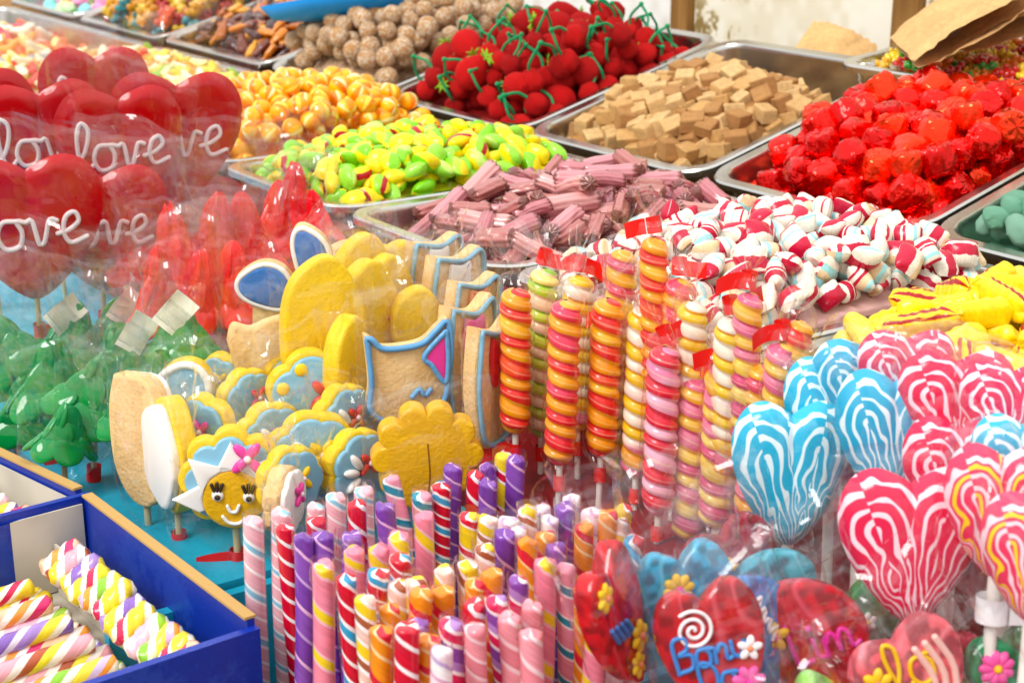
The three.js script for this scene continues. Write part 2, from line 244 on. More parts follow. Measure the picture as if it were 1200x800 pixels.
// red foil drums
{
  const geos = [1, 2, 3, 4, 5].map((sd) => crease(surf(18, 34, (s, a) => { const h = 0.0128, R = 0.0158, q = s < 0.24 ? s / 0.24 : s > 0.76 ? (1 - s) / 0.24 : 1, rad = R * (q < 1 ? Math.pow(q, 0.42) * 0.96 : 0.96 + 0.05 * Math.cos((s - 0.5) * 6)), y = s < 0.24 ? -h + 0.0055 * Math.pow(s / 0.24, 4) : s > 0.76 ? h - 0.0055 * Math.pow((1 - s) / 0.24, 4) : -h + 0.0055 + (s - 0.24) / 0.52 * (2 * h - 0.011); const cx = Math.cos(a), sx = Math.sin(a), rid = Math.abs(noise(cx * 2 + 2 * s, sx * 2 + s, sd * 3)) + 0.3 * Math.abs(noise(cx * 4.6, sx * 4.6 + s * 3, sd * 5)), k = 1 + 0.07 * noise(cx * 1.6, sx * 1.6 + s * 2, sd * 7) + 0.17 * (rid - 0.25); return [rad * cx * k, y * (1 + 0.1 * noise(cx * 2, sx * 2, sd)) + (q < 1 ? 0.004 * (Math.abs(noise(cx * q * 4, sx * q * 4, sd * 9 + (s < 0.5 ? 3 : 0))) - 0.2) : 0), rad * sx * k]; }), 0.5));
  const m = [['#ee1202', 0.1], ['#dc0602', 0.07], ['#fb3604', 0.12]].map(([h, ro]) => phys('foil' + h, { color: col(h), metalness: 0.75, roughness: ro + 0.04, clearcoat: 0.2, clearcoatRoughness: 0.06 }));
  heap(tRed, { n: 170, r: 0.0138, W: 0.0162, L: 0.0162, seed: 11, freeRoll: true, top: mound(tRed, 0.012, -0.03, 0.0, 0.008, 0.58, 0.52, 4), make: (k, q) => sweet('foil_sweet', pick(geos, q), pick(m, q), 'drum shaped sweet in crinkled red foil heaped in the tray beside fudge', 'sweet', 'red foil sweets in their tray', rr(0.92, 1.12, q)), core: { name: 'foil_sweet_bed', mat: m[1], label: 'buried lower layer of red foil sweets' } });
}
// green jellies
{
  const geos = [1, 2, 3].map((sd) => surf(10, 18, (s, a) => { const q = Math.sin(Math.PI * s), R = Math.pow(q, 0.28), k = 1 + 0.3 * noise(Math.cos(a) * 1.5, Math.sin(a) * 1.5 + s * 2, sd); return [0.0125 * R * Math.cos(a) * k, 0.0085 * (2 * s - 1) * (1 + 0.2 * noise(a, s, sd)), 0.0095 * R * Math.sin(a) * k]; }));
  const m = ['#92e4b8', '#78d8a4', '#aceecb'].map((h) => phys('mint' + h, { color: col(h), roughness: 0.75, sheen: 0.5, sheenRoughness: 0.5, sheenColor: col('#e8fff2'), bumpMap: sugarTex, bumpScale: 0.0016 })); sugarTex.repeat.set(4, 3);
  heap(tGreen, { n: 220, r: 0.0095, W: 0.011, L: 0.012, seed: 12, freeRoll: true, top: (x, z) => 0.006 - 0.02 * smooth(0.1, 0.13, Math.abs(x)) + 0.008 * noise(x * 20, z * 20, 1), make: (k, q) => sweet('mint_jelly', pick(geos, q), pick(m, q), 'sugared mint green jelly in the tray next to red foil sweets', 'sweet', 'mint green jellies in their tray', rr(0.95, 1.2, q)), core: { name: 'mint_jelly_bed', mat: m[1], label: 'buried lower layer of mint green jellies' } });
}
// fudge
{
  const geos = [[0.0225, 0.019, 0.021], [0.025, 0.0175, 0.0195], [0.021, 0.021, 0.022], [0.0245, 0.0155, 0.022]].map(([x, y, z], k) => { const g = new RoundedBoxGeometry(x, y, z, 3, 0.0022), p = g.attributes.position; for (let i = 0; i < p.count; i++) { const a = p.getX(i), b = p.getY(i), c = p.getZ(i); p.setXYZ(i, a + 0.16 * b * (k % 2 ? 1 : -1) + 0.0016 * noise(a * 90, b * 90, k), b * (1 + 4 * c * (k % 3 - 1)) + 0.0016 * noise(b * 90, c * 90, k + 5), c + 0.0016 * noise(c * 90, a * 90, k + 9)); } g.computeVertexNormals(); return g; });
  const tex = ['#e8bf83', '#d9a868', '#c08a50', '#e3b678'].map((h, k) => { const a = pnoise(70 + k, 5), b = pnoise(80 + k, 40); return new THREE.MeshPhysicalMaterial({ map: dataTex(128, 128, (u, v) => hex(h).map((x) => x * (0.9 + 0.12 * a(u, v) + 0.06 * b(u, v)))), roughness: 0.62, bumpMap: grainTex, bumpScale: 0.0011 }); });
  heap(tFudge, { n: 300, r: 0.009, W: 0.0102, L: 0.0112, seed: 13, maxTilt: 0.5, top: (x, z) => { const m = mound(tFudge, 0.008, -0.045, -0.004, 0.02, 0.62, 0.54, 4)(x, z); return m - 0.06 * smooth(-0.05, -0.13, z); }, make: (k, q) => sweet('fudge_cube', pick(geos, q), pick(tex.map((m, i) => [m, ['pale', 'golden', 'brown', 'sandy'][i]]), q), 'small fudge cube piled between the cherry jellies and red foil', 'fudge', 'fudge cubes in their tray', rr(0.86, 1.02, q)), core: { name: 'fudge_bed', mat: tex[2], label: 'buried lower layer of tan fudge' } });
}
// cherries, strawberries on green stems
{
  const fuzz = ['#f4060a', '#d40408', '#ff1212'].map((h) => phys('fuzz' + h, { color: col(h), roughness: 0.85, sheen: 0.25, sheenRoughness: 0.4, sheenColor: col('#ff3a30'), bumpMap: sugarTex, bumpScale: 0.0018 }));
  const ball = [1, 2, 3].map((sd) => surf(12, 18, (s, a) => { const q = Math.sin(Math.PI * s), k = 1 + 0.2 * noise(Math.cos(a), Math.sin(a) + 3 * s, sd) + 0.08 * noise(Math.cos(a) * 5, Math.sin(a) * 5, s * 9 + sd); return [0.0128 * q * Math.cos(a) * k, -0.0135 * Math.cos(Math.PI * s) * k, 0.0135 * q * Math.sin(a) * k]; }));
  const berry = [1, 2].map((sd) => surf(14, 18, (s, a) => { const q = Math.pow(Math.sin(Math.PI * Math.pow(s, 0.72)), 0.8), k = 1 + 0.08 * noise(Math.cos(a) * 2, Math.sin(a) * 2 + 3 * s, sd + 9); return [0.026 * (2 * s - 1), 0.0175 * q * Math.cos(a) * k, 0.0175 * q * Math.sin(a) * k]; }));
  const green = phys('stem', { color: col('#0f8f58'), roughness: 0.7, sheen: 0.3, sheenColor: col('#60d0a0') }), lime = matte('#86c02a', 0.7);
  const star = (() => { const s = new THREE.Shape(); for (let i = 0; i < 16; i++) { const a = i / 16 * 6.283, r = i % 2 ? 0.0035 : 0.009; s[i ? 'lineTo' : 'moveTo'](r * Math.cos(a), r * Math.sin(a)); } const g = new THREE.ExtrudeGeometry(s, { depth: 0.0015, bevelEnabled: false }); const p = g.attributes.position; for (let i = 0; i < p.count; i++) { const q = Math.hypot(p.getX(i), p.getY(i)); p.setZ(i, p.getZ(i) - q * q * 22); } g.computeVertexNormals(); return g.rotateY(-Math.PI / 2); })();
  const protos = [];
  for (let v = 0; v < 4; v++) { const g = new THREE.Group(), d = 0.011 + 0.002 * v; const q = mulberry(v + 5); part('cherry', pick(ball, q), pick(fuzz, q), g).position.set(d, 0, 0.003); part('cherry', pick(ball, q), pick(fuzz, q), g).position.set(-d, 0.001, -0.003); const tip = [rr(-0.012, 0.012, q), 0.036 + 0.008 * q(), rr(-0.02, 0.02, q)]; for (const s of [1, -1]) part('stem', tube([[s * d, 0.011, s * 0.003], [s * d * 0.9 + tip[0] * 0.3, 0.024, tip[2] * 0.4], tip], 0.0017, 8, 5), green, g); part('stem_tip', new THREE.SphereGeometry(0.003, 8, 6).translate(...tip), green, g); protos.push(g); }
  for (let v = 0; v < 2; v++) { const g = new THREE.Group(); part('berry', berry[v], fuzz[v], g); const cx = part('calyx', star, lime, g); cx.position.set(0.0245, 0, 0); cx.scale.setScalar(1.2); protos.push(g); }
  const labels = ['pair of fuzzy red cherry jellies joined by green stems in the tilted tray', 'fuzzy red strawberry jelly with lime green calyx among the cherry jellies'];
  heap(tCherry, { n: 105, r: 0.0145, W: 0.0165, L: 0.025, seed: 14, maxTilt: 0.6, drop: 2.6, top: mound(tCherry, 0.026, -0.022, 0.0, 0.012, 0.6, 0.58, 3.6), make: (k, q) => { const v = q() < 0.55 ? Math.floor(q() * 4) : 4 + Math.floor(q() * 2), g = protos[v].clone(); g.name = numbered(v < 4 ? 'cherry_jelly' : 'strawberry_jelly'); tag(g, labels[v < 4 ? 0 : 1], 'sweet', v < 4 ? 'cherry jellies' : 'strawberry jellies'); g.scale.setScalar(rr(0.92, 1.12, q)); return g; }, core: { name: 'cherry_jelly_bed', mat: fuzz[1], label: 'buried lower layer of fuzzy red jellies' } });
}
// sugared brown balls
{
  const g = [1, 2, 3].map((sd) => surf(12, 18, (s, a) => { const q = Math.sin(Math.PI * s), k = 1 + 0.08 * noise(Math.cos(a) * 2, Math.sin(a) * 2 + 3 * s, sd) + 0.04 * noise(Math.cos(a) * 6, Math.sin(a) * 6 + 8 * s, sd); return [0.0135 * q * Math.cos(a) * k, -0.0135 * Math.cos(Math.PI * s) * k, 0.0135 * q * Math.sin(a) * k]; }));
  const n1 = pnoise(90, 24), n2 = pnoise(91, 60), tx = dataTex(256, 256, (u, v) => mix3(hex('#dca060'), hex('#fff2de'), smooth(0.38, 0.68, 0.5 * n1(u, v) + 0.5 * n2(u, v)) * 0.9));
  const m = new THREE.MeshPhysicalMaterial({ map: tx, roughness: 0.8, bumpMap: sugarTex, bumpScale: 0.001 });
  heap(tBall, { n: 230, r: 0.0132, seed: 15, freeRoll: true, sink: 0.9, top: mound(tBall, 0.05, -0.004, -0.01, 0.01, 0.62, 0.62, 2.8), make: (k, q) => sweet('sugared_ball', pick(g, q), m, 'brown sweet ball dusted with sugar in the tray behind the orange balls', 'sweet', 'sugared brown balls in their tray', rr(0.9, 1.12, q)), core: { name: 'sugared_ball_bed', mat: m, label: 'buried lower layer of sugared brown balls' } });
}
// gummies: bottle, bear and twist shapes
const bottle = surf(12, 14, (s, a) => { const q = s < 0.02 || s > 0.98 ? 0.3 : s < 0.55 ? 1 : s < 0.8 ? 1 - 0.45 * smooth(0.55, 0.8, s) : 0.55 + 0.1 * Math.sin((s - 0.8) * 12); return [0.017 * (2 * s - 1), 0.0055 * q * Math.sin(a), 0.0085 * q * Math.cos(a)]; });
const bear = mergeGeometries([[0, 0, 0, 0.0075, 0.006, 0.0065], [0.0085, 0.001, 0, 0.0052, 0.0052, 0.0055], [0.0115, 0.002, 0.004, 0.0022, 0.0022, 0.0022], [0.0115, 0.002, -0.004, 0.0022, 0.0022, 0.0022], [-0.0065, 0.003, 0.004, 0.0038, 0.0048, 0.0032], [-0.0065, 0.003, -0.004, 0.0038, 0.0048, 0.0032], [0.003, 0.004, 0.0055, 0.0028, 0.004, 0.0025], [0.003, 0.004, -0.0055, 0.0028, 0.004, 0.0025]].map(([x, y, z, a, b, c]) => new THREE.SphereGeometry(1, 12, 8).scale(a, b, c).translate(x, y, z)));
const jellyMat = (h) => phys('j' + h, { color: col(h), roughness: 0.22, clearcoat: 0.6, clearcoatRoughness: 0.15 });
{
  const dk = ['#4a1a0c', '#6a2a0e', '#3a120c', '#d07a0c', '#e8a016', '#a8580c'].map(jellyMat);
  heap(tDark, { n: 260, r: 0.0062, W: 0.009, L: 0.017, seed: 16, drop: 1.7, top: mound(tDark, 0.012, -0.04, 0, 0.02, 0.58, 0.58, 4), make: (k, q) => sweet('cola_jelly', bottle, pick(dk, q), 'bottle shaped cola jelly, dark brown or amber, in the tray with the blue scoop', 'sweet', 'cola bottle jellies in their tray', rr(0.95, 1.15, q)), core: { name: 'cola_jelly_bed', mat: dk[0], label: 'buried lower layer of cola jellies' } });
  const gm = ['#c98a10', '#e0a51a', '#b41c14', '#2c9c3c', '#1c8088', '#d8521a', '#d6b02a', '#a82018'].map(jellyMat);
  heap(tGum, { n: 170, r: 0.011, W: 0.0135, L: 0.019, seed: 17, top: mound(tGum, 0.02, -0.04, 0, 0.01, 0.58, 0.58, 4), make: (k, q) => sweet('gummy_bear', bear, pick(gm, q), 'large translucent gummy bear in the mixed tray past the cola jellies', 'gummy', 'mixed gummy bears', rr(1.6, 1.95, q)), core: { name: 'gummy_bed', mat: gm[0], label: 'buried lower layer of mixed gummies' } });
  const pastel = ['#f59ac4', '#f6b8d8', '#f4a266', '#8fd8d6', '#bfe6a8', '#f4e6c8'].map((h) => matte(h, 0.7));
  const twist = surf(16, 16, (s, a) => { const q = Math.pow(Math.sin(Math.PI * s), 0.35), t = a + s * 7, k = 1 + 0.18 * Math.cos(3 * t); return [0.034 * (2 * s - 1), 0.0155 * q * k * Math.sin(a), 0.0155 * q * k * Math.cos(a)]; });
  heap(tPink, { n: 60, r: 0.0145, W: 0.0155, L: 0.034, seed: 18, top: mound(tPink, 0.02, -0.05, 0, 0, 0.5, 0.5), make: (k, q) => sweet('marshmallow_twist', twist, pick(pastel, q), 'pastel marshmallow twist in the tray farthest along the tilted row', 'marshmallow', 'pastel marshmallow twists', rr(0.95, 1.1, q)), core: { name: 'marshmallow_bed', mat: pastel[1], label: 'buried lower layer of pastel marshmallows' } });
  const bean = surf(10, 12, (s, a) => { const q = Math.pow(Math.sin(Math.PI * s), 0.6); return [0.012 * (2 * s - 1), 0.005 * q * Math.sin(a) + 0.004 * Math.cos(Math.PI * s) ** 2, 0.0055 * q * Math.cos(a)]; });
  const bm = ['#f7de5a', '#fbe9a0', '#f3c93a', '#f8ecc4', '#f7e8b0', '#e84e3a', '#8cc63a', '#f2a23a', '#f5d24c', '#fff3cc'].map((h) => gloss(h, 0.35, 0.3));
  const cr = ['#f7de5a', '#f3c93a', '#8cc63a', '#e84e3a', '#f8ecc4'];
  heap(tMix, { n: 300, r: 0.0058, W: 0.0075, L: 0.0145, seed: 19, top: (x, z) => 0.006 + 0.012 * noise(x * 12, z * 12, 3) - 0.05 * smooth(0.12, 0.17, Math.abs(z)) - 0.04 * smooth(0.24, 0.29, Math.abs(x)), make: (k, q) => sweet('mixed_jelly', bean, pick(bm, q), 'small curved jelly, mostly yellow or cream, in the long tray by the orange balls', 'sweet', 'small mixed jellies', rr(1.15, 1.5, q)), core: { name: 'mixed_jelly_bed', mat: bm[0], label: 'buried lower layer of small yellow jellies' } });
  const fm = ['#f4a83a', '#f2793a', '#f7e08a', '#e84e5a', '#f9efd0'].map((h) => gloss(h, 0.4, 0.3));
  heap(tFar, { n: 170, r: 0.011, W: 0.013, L: 0.022, seed: 20, top: mound(tFar, 0.01, -0.04), make: (k, q) => sweet('pastel_jelly', bean, pick(fm, q), 'orange, cream or rose jelly in the farthest flat tray', 'sweet', 'pastel jellies in the far tray', rr(1.9, 2.3, q)), core: { name: 'pastel_jelly_bed', mat: fm[0], label: 'buried lower layer of pastel jellies' } });
}
// orange striped balls
{
  const g = surf(14, 24, (s, a) => { const q = Math.sin(Math.PI * s); return [0.0118 * q * Math.cos(a) * (1 + 0.025 * Math.cos(9 * a)), -0.0105 * Math.cos(Math.PI * s), 0.0118 * q * Math.sin(a) * (1 + 0.025 * Math.cos(9 * a))]; }, { uv: (s, a) => [a / 6.2832 * 3 + 0.12 * Math.sin(3 * s), s] });
  const m = [striped([['#f89404', 0.46], ['#fdba10', 0.22], ['#ffe890', 0.16], ['#fdba10', 0.16]]), striped([['#fbac06', 0.6], ['#fddb4a', 0.22], ['#f78a06', 0.18]]), striped([['#fdba0a', 0.55], ['#ffeeb0', 0.18], ['#f68c04', 0.27]])];
  heap(tOrange, { n: 260, r: 0.0108, W: 0.0118, L: 0.0118, seed: 21, freeRoll: true, sink: 0.9, top: mound(tOrange, 0.04, -0.02, 0.02, 0.0, 0.58, 0.58, 3), make: (k, q) => sweet('orange_ball', g, pick(m, q), 'round orange boiled sweet with yellow stripes beside the lime pillows', 'sweet', 'orange striped balls in their tray', rr(0.95, 1.08, q)), core: { name: 'orange_ball_bed', mat: gloss('#f28a0a'), label: 'buried lower layer of orange balls' } });
}
// lime and yellow pillows
{
  const uvf = (s, a) => [a / 6.2832 + 0.25 * s, s], g = [1, 2, 3, 4].map((sd) => pillow(0.0125, 0.0095, 0.0072, sd * 5, uvf, 0.45));
  const m = [striped([['#f6dc06', 0.4], ['#86d414', 0.28], ['#f6dc06', 0.1], ['#b80c20', 0.12], ['#f6dc06', 0.1]]), striped([['#80d414', 0.45], ['#f8e00a', 0.4], ['#b4e83a', 0.15]]), striped([['#f9de0a', 0.72], ['#b80c20', 0.12], ['#94dc22', 0.16]]), striped([['#98e03a', 0.66], ['#c8ec70', 0.16], ['#f4da08', 0.18]])];
  heap(tLime, { n: 290, r: 0.007, W: 0.009, L: 0.0125, seed: 22, freeRoll: true, top: mound(tLime, 0.02, -0.012, 0, 0.0, 0.62, 0.6, 3.4), make: (k, q) => sweet('lime_pillow', pick(g, q), pick(m.map((x, i) => [x, ['half yellow', 'mostly lime', 'mostly yellow', 'pale lime'][i]]), q), 'shiny pillow sweet in the tray beside the mauve sweets', 'sweet', 'yellow and lime pillows in their tray', rr(1.0, 1.18, q)), core: { name: 'lime_pillow_bed', mat: gloss('#c8cc1c'), label: 'buried lower layer of yellow and lime pillows' } });
}
// mauve satin sweets with chocolate ends
{
  const choc = col('#6e3a2e'), pk = ['#d88e94', '#c0747a', '#e4a29e', '#b8706a'];
  const geos = [[0.025, 10], [0.02, 12], [0.028, 9], [0.018, 8]].map(([L, n], sd) => surf(14, 40, (s, a) => { const end = s < 0.04 || s > 0.96, q = s === 0 || s === 1 ? 0.02 : end ? 0.9 : 1, rib = 1 + 0.055 * Math.cos(n * a) + 0.12 * noise(Math.cos(a) * 1.3, Math.sin(a) * 1.3 + s * 4, sd * 4) + 0.05 * noise(Math.cos(a) * 3, Math.sin(a) * 3 + s * 9, sd), cr = 1 - 0.16 * smooth(0.12, 0, Math.min(s, 1 - s)); const x = s === 0 ? -L * 0.97 : s === 1 ? L * 0.97 : L * (2 * s - 1) * (1 + 0.03 * Math.cos(n * a)); return [x, 0.0069 * q * rib * cr * Math.sin(a) + 0.003 * Math.cos(3 * s + sd) - 0.002, 0.0082 * q * rib * cr * Math.cos(a)]; }, { color: (s, a) => { const e = smooth(0.12, 0.05, Math.min(s, 1 - s)), rib = Math.pow(0.5 + 0.5 * Math.cos(n * a + 3.14), 6), c = col(pk[sd]).lerp(choc, clamp(0.95 * e + 0.25 * rib, 0, 1)); return c; } }));
  const m = [0.3, 0.38].map((r) => phys('mauve' + r, { color: col('#ffffff'), vertexColors: true, roughness: r - 0.08, metalness: 0.2, clearcoat: 0.6, clearcoatRoughness: 0.2 }));
  heap(tMauve, { n: 290, r: 0.0073, W: 0.0081, L: 0.0215, seed: 23, freeRoll: true, maxTilt: 0.55, top: mound(tMauve, 0.014, -0.03, 0.014, -0.004, 0.6, 0.57, 3.6), make: (k, q) => sweet('satin_sweet', pick(geos, q), pick(m, q), 'ribbed mauve satin sweet with brown chocolate ends in the mauve tray', 'sweet', 'mauve satin sweets in their tray', rr(0.95, 1.1, q)), core: { name: 'satin_sweet_bed', mat: matte('#9c6064'), label: 'buried lower layer of mauve sweets' } });
}
// white and crimson striped pillows
{
  const uvf = (s, a) => [a / 6.2832 * 1, s], uvg = (s) => [s * 0.9, 0];
  const geos = [...[1, 2, 3].map((sd) => pillow(0.0115, 0.0095, 0.0072, sd * 11, uvf, 0.85)), ...[4, 5].map((sd) => pillow(0.0125, 0.0085, 0.0075, sd * 11, uvg, 0.8))];
  const W_ = '#f0e8d8', C_ = '#c40a38', T_ = '#9fdce0', m = [striped([[W_, 0.22], [C_, 0.15], [W_, 0.06], [C_, 0.08], [W_, 0.16], [T_, 0.1], [W_, 0.08], [C_, 0.15]]), striped([[C_, 0.3], [W_, 0.22], [T_, 0.06], [W_, 0.2], [C_, 0.05], [W_, 0.17]]), striped([[W_, 0.26], [T_, 0.08], [W_, 0.16], [C_, 0.24], [W_, 0.1], ['#e8c896', 0.16]]), striped([[W_, 0.2], [C_, 0.08], [W_, 0.12], [C_, 0.08], ['#f0d3a8', 0.22], [T_, 0.1], [W_, 0.2]])];
  heap(tStripe, { n: 300, r: 0.0078, W: 0.0098, L: 0.0128, seed: 24, freeRoll: true, top: mound(tStripe, 0.03, -0.004, 0.0, 0.0, 0.62, 0.62, 3), make: (k, q) => sweet('striped_pillow', pick(geos, q), pick(m.map((x, i) => [x, ['thin lined', 'mostly crimson', 'broad banded', 'cream edged'][i]]), q), 'white pillow sweet striped crimson and pale turquoise in the heaped tray', 'sweet', 'white and crimson striped pillows', rr(0.95, 1.16, q)), core: { name: 'striped_pillow_bed', mat: gloss('#d8a8a0'), label: 'buried lower layer of striped pillows' } });
}
// yellow chews with red lines
{
  const geos = [1, 2, 3].map((sd) => surf(24, 24, (s, a) => { const e = Math.min(s, 1 - s), q = e < 0.001 ? 0.05 : 0.62 + 0.38 * smooth(0.0, 0.14, e), bend = 0.004 * Math.cos(Math.PI * (s - 0.5)) * (sd - 2), tw = a + (sd === 3 ? s * 1.2 : 0), sq = 1 / Math.pow(Math.pow(Math.abs(Math.cos(tw)), 3.2) + Math.pow(Math.abs(Math.sin(tw)), 3.2), 0.31), k = sq * (1 + 0.1 * noise(s * 7, Math.cos(a) * 2, sd) + 0.04 * noise(s * 30, Math.sin(a) * 3, sd)); return [0.026 * (2 * s - 1) + 0.003 * noise(a, 1, sd) * (e < 0.05 ? 1 : 0), 0.0066 * q * k * (1 + 0.06 * Math.cos(40 * s)) * Math.sin(a), 0.0094 * q * k * (1 + 0.04 * Math.cos(40 * s)) * Math.cos(a) + bend]; }, { uv: (s, a) => [a / 6.28319 + 0.1 * s, s] }));
  const m = [striped([['#fbd206', 0.38], ['#a81410', 0.05], ['#f6ca06', 0.08], ['#a81410', 0.05], ['#fbd206', 0.44]]), striped([['#f8d60c', 1], ['#fbe140', 0.4]]), striped([['#fcd812', 0.6], ['#a01414', 0.06], ['#fcd812', 0.5]])];
  heap(tYellow, { n: 170, r: 0.0078, W: 0.0095, L: 0.0255, seed: 25, freeRoll: true, maxTilt: 0.4, top: mound(tYellow, 0.03, -0.02, 0, 0.0, 0.6, 0.58, 3), make: (k, q) => sweet('yellow_chew', pick(geos, q), pick(m.map((x, i) => [x, ['twin lined', 'plain', 'single lined'][i]]), q), 'long yellow chew in the tray behind the heart lollipops', 'sweet', 'yellow chews in their tray', rr(0.95, 1.1, q)), core: { name: 'yellow_chew_bed', mat: gloss('#e8c40c'), label: 'buried lower layer of yellow chews' } });
}
//@@PART2
// ---------------------------------------------------------------- scoop, paper bags, gummy tray at the back
{
  const s = thing('scoop', 'bright blue plastic scoop lying across the cola jellies', 'scoop'), m = gloss('#0a94ee', 0.4, 0.15, { side: THREE.DoubleSide });
  part('blade', (() => { const g = surf(14, 24, (q, a) => { const k = 0.052 * (1 - 0.5 * Math.pow(1 - q, 3)), x = -0.1 + 0.17 * q, t = Math.PI * (1 + a / 6.2832), w = q < 0.02 ? 0.2 : 1; return [x, k * 0.55 * Math.sin(t) * w + 0.0001, k * 1.15 * Math.cos(t) * Math.min(1, Math.pow(q * 3 + 0.05, 0.5))]; }, { closed: false }); return g; })(), m, s);
  part('handle', new THREE.CapsuleGeometry(0.013, 0.11, 4, 10).rotateZ(Math.PI / 2).translate(0.13, 0.0, 0), m, s);
  const p = px3(405, -4, 2.24); s.position.copy(p); s.scale.setScalar(1.2); s.rotation.order = 'YXZ'; s.rotation.set(-0.15, 0.958, 0.12);
  const tb = tray(0, 0.3, 0, 0.22, 'steel tray of small gummy bears with a paper bag on it, behind the foil sweets'); const g = scene.children[scene.children.length - 1];
  const c = px3(1178, 70, 1.7); g.position.set(c.x, c.y, c.z); g.rotation.set(0.1, 0.0, 0); g.updateMatrixWorld(true); tb.M.copy(g.matrixWorld);
  const gm = ['#e0a51a', '#c8241a', '#4ca43c', '#e8761a', '#f0cc2a'].map(jellyMat);
  heap(tb, { n: 120, r: 0.0055, W: 0.0075, L: 0.0105, seed: 31, top: () => 0.006, drop: 3, make: (k, q) => sweet('small_gummy_bear', bear, pick(gm, q), 'small bright gummy bear in the tray under the brown paper bag', 'gummy', 'small gummy bears by the paper bag', rr(0.95, 1.1, q)), core: { name: 'small_gummy_bed', mat: gm[0], label: 'buried lower layer of small gummy bears' } });
  const kraftT = (() => { const a = pnoise(111, 40), b = pnoise(112, 6), d = pnoise(113, 110); return dataTex(256, 256, (u, v) => hex('#d9ad72').map((x) => x * (0.86 + 0.1 * a(u, v) + 0.08 * b(u, v) + 0.06 * d(u, v)))); })();
  const kraft = new THREE.MeshPhysicalMaterial({ map: kraftT, roughness: 0.82, side: THREE.DoubleSide, bumpMap: kraftT, bumpScale: 0.0004 });
  const bagGeo = (w, h, sd) => { const mk = (z, s) => { const q = new THREE.PlaneGeometry(w, h, 18, 24), p = q.attributes.position; for (let i = 0; i < p.count; i++) { const x = p.getX(i) / w, y = p.getY(i) / h; p.setXYZ(i, p.getX(i) + 0.003 * noise(y * 4, sd, z), p.getY(i) + (Math.abs(y) > 0.49 ? 0.002 * Math.sin(x * 60) : 0), s * (0.004 + 0.012 * (0.25 - x * x) * 4 * (0.7 + 0.3 * y)) + 0.006 * noise(x * 3, y * 4, sd) + 0.003 * Math.abs(noise(x * 8 + y * 3, y * 5, sd + 4))); } q.computeVertexNormals(); return q; }; return mergeGeometries([mk(0, 1), mk(0, -1)]); };
  const pb = thing('paper_bag', 'flat brown paper bag lying on the tray of small gummy bears', 'bag'); part('paper', bagGeo(0.13, 0.19, 3), kraft, pb); pb.position.copy(px3(1125, 24, 1.68)); pb.rotation.set(-1.12, -0.35, 0.95);
  const pc = thing('paper_bag', 'second brown paper bag overlapping the top of the first', 'bag'); part('paper', bagGeo(0.13, 0.19, 7), kraft, pc); pc.position.copy(px3(1200, -2, 1.68)); pc.rotation.set(-1.15, -0.2, 0.7);
  const pd = thing('paper_bag', 'brown paper bag peeping over the back rim of the fudge tray', 'bag'); part('paper', bagGeo(0.09, 0.1, 9), kraft, pd); pd.position.copy(px3(968, 76, 1.98)); pd.rotation.set(-0.9, 0.5, 0.1);
}
// ---------------------------------------------------------------- lollipops: helpers
const place = (g, x, y, t, board, yaw = 0, lean = 0, fwd = 0) => { const p = px3(x, y, t), H = p.y - board; g.rotation.set(0, 0, 0); g.rotation.order = 'YXZ'; g.rotation.set(fwd, faceCam(p) + yaw, lean); const up = V(0, H, 0).applyEuler(g.rotation); g.position.copy(p).sub(up); return H; };
const stick = (g, H, r, mat = stickMat, top = 0) => part('stick', surf(6, 8, (s, a) => { const q = s === 0 || s === 1 ? 0.01 : 1; return [r * q * Math.cos(a), -0.012 + (H + top + 0.012) * (s === 0 ? 0 : s === 1 ? 1 : (s - 1 / 6) * 1.5), -r * q * Math.sin(a)]; }), mat, g);
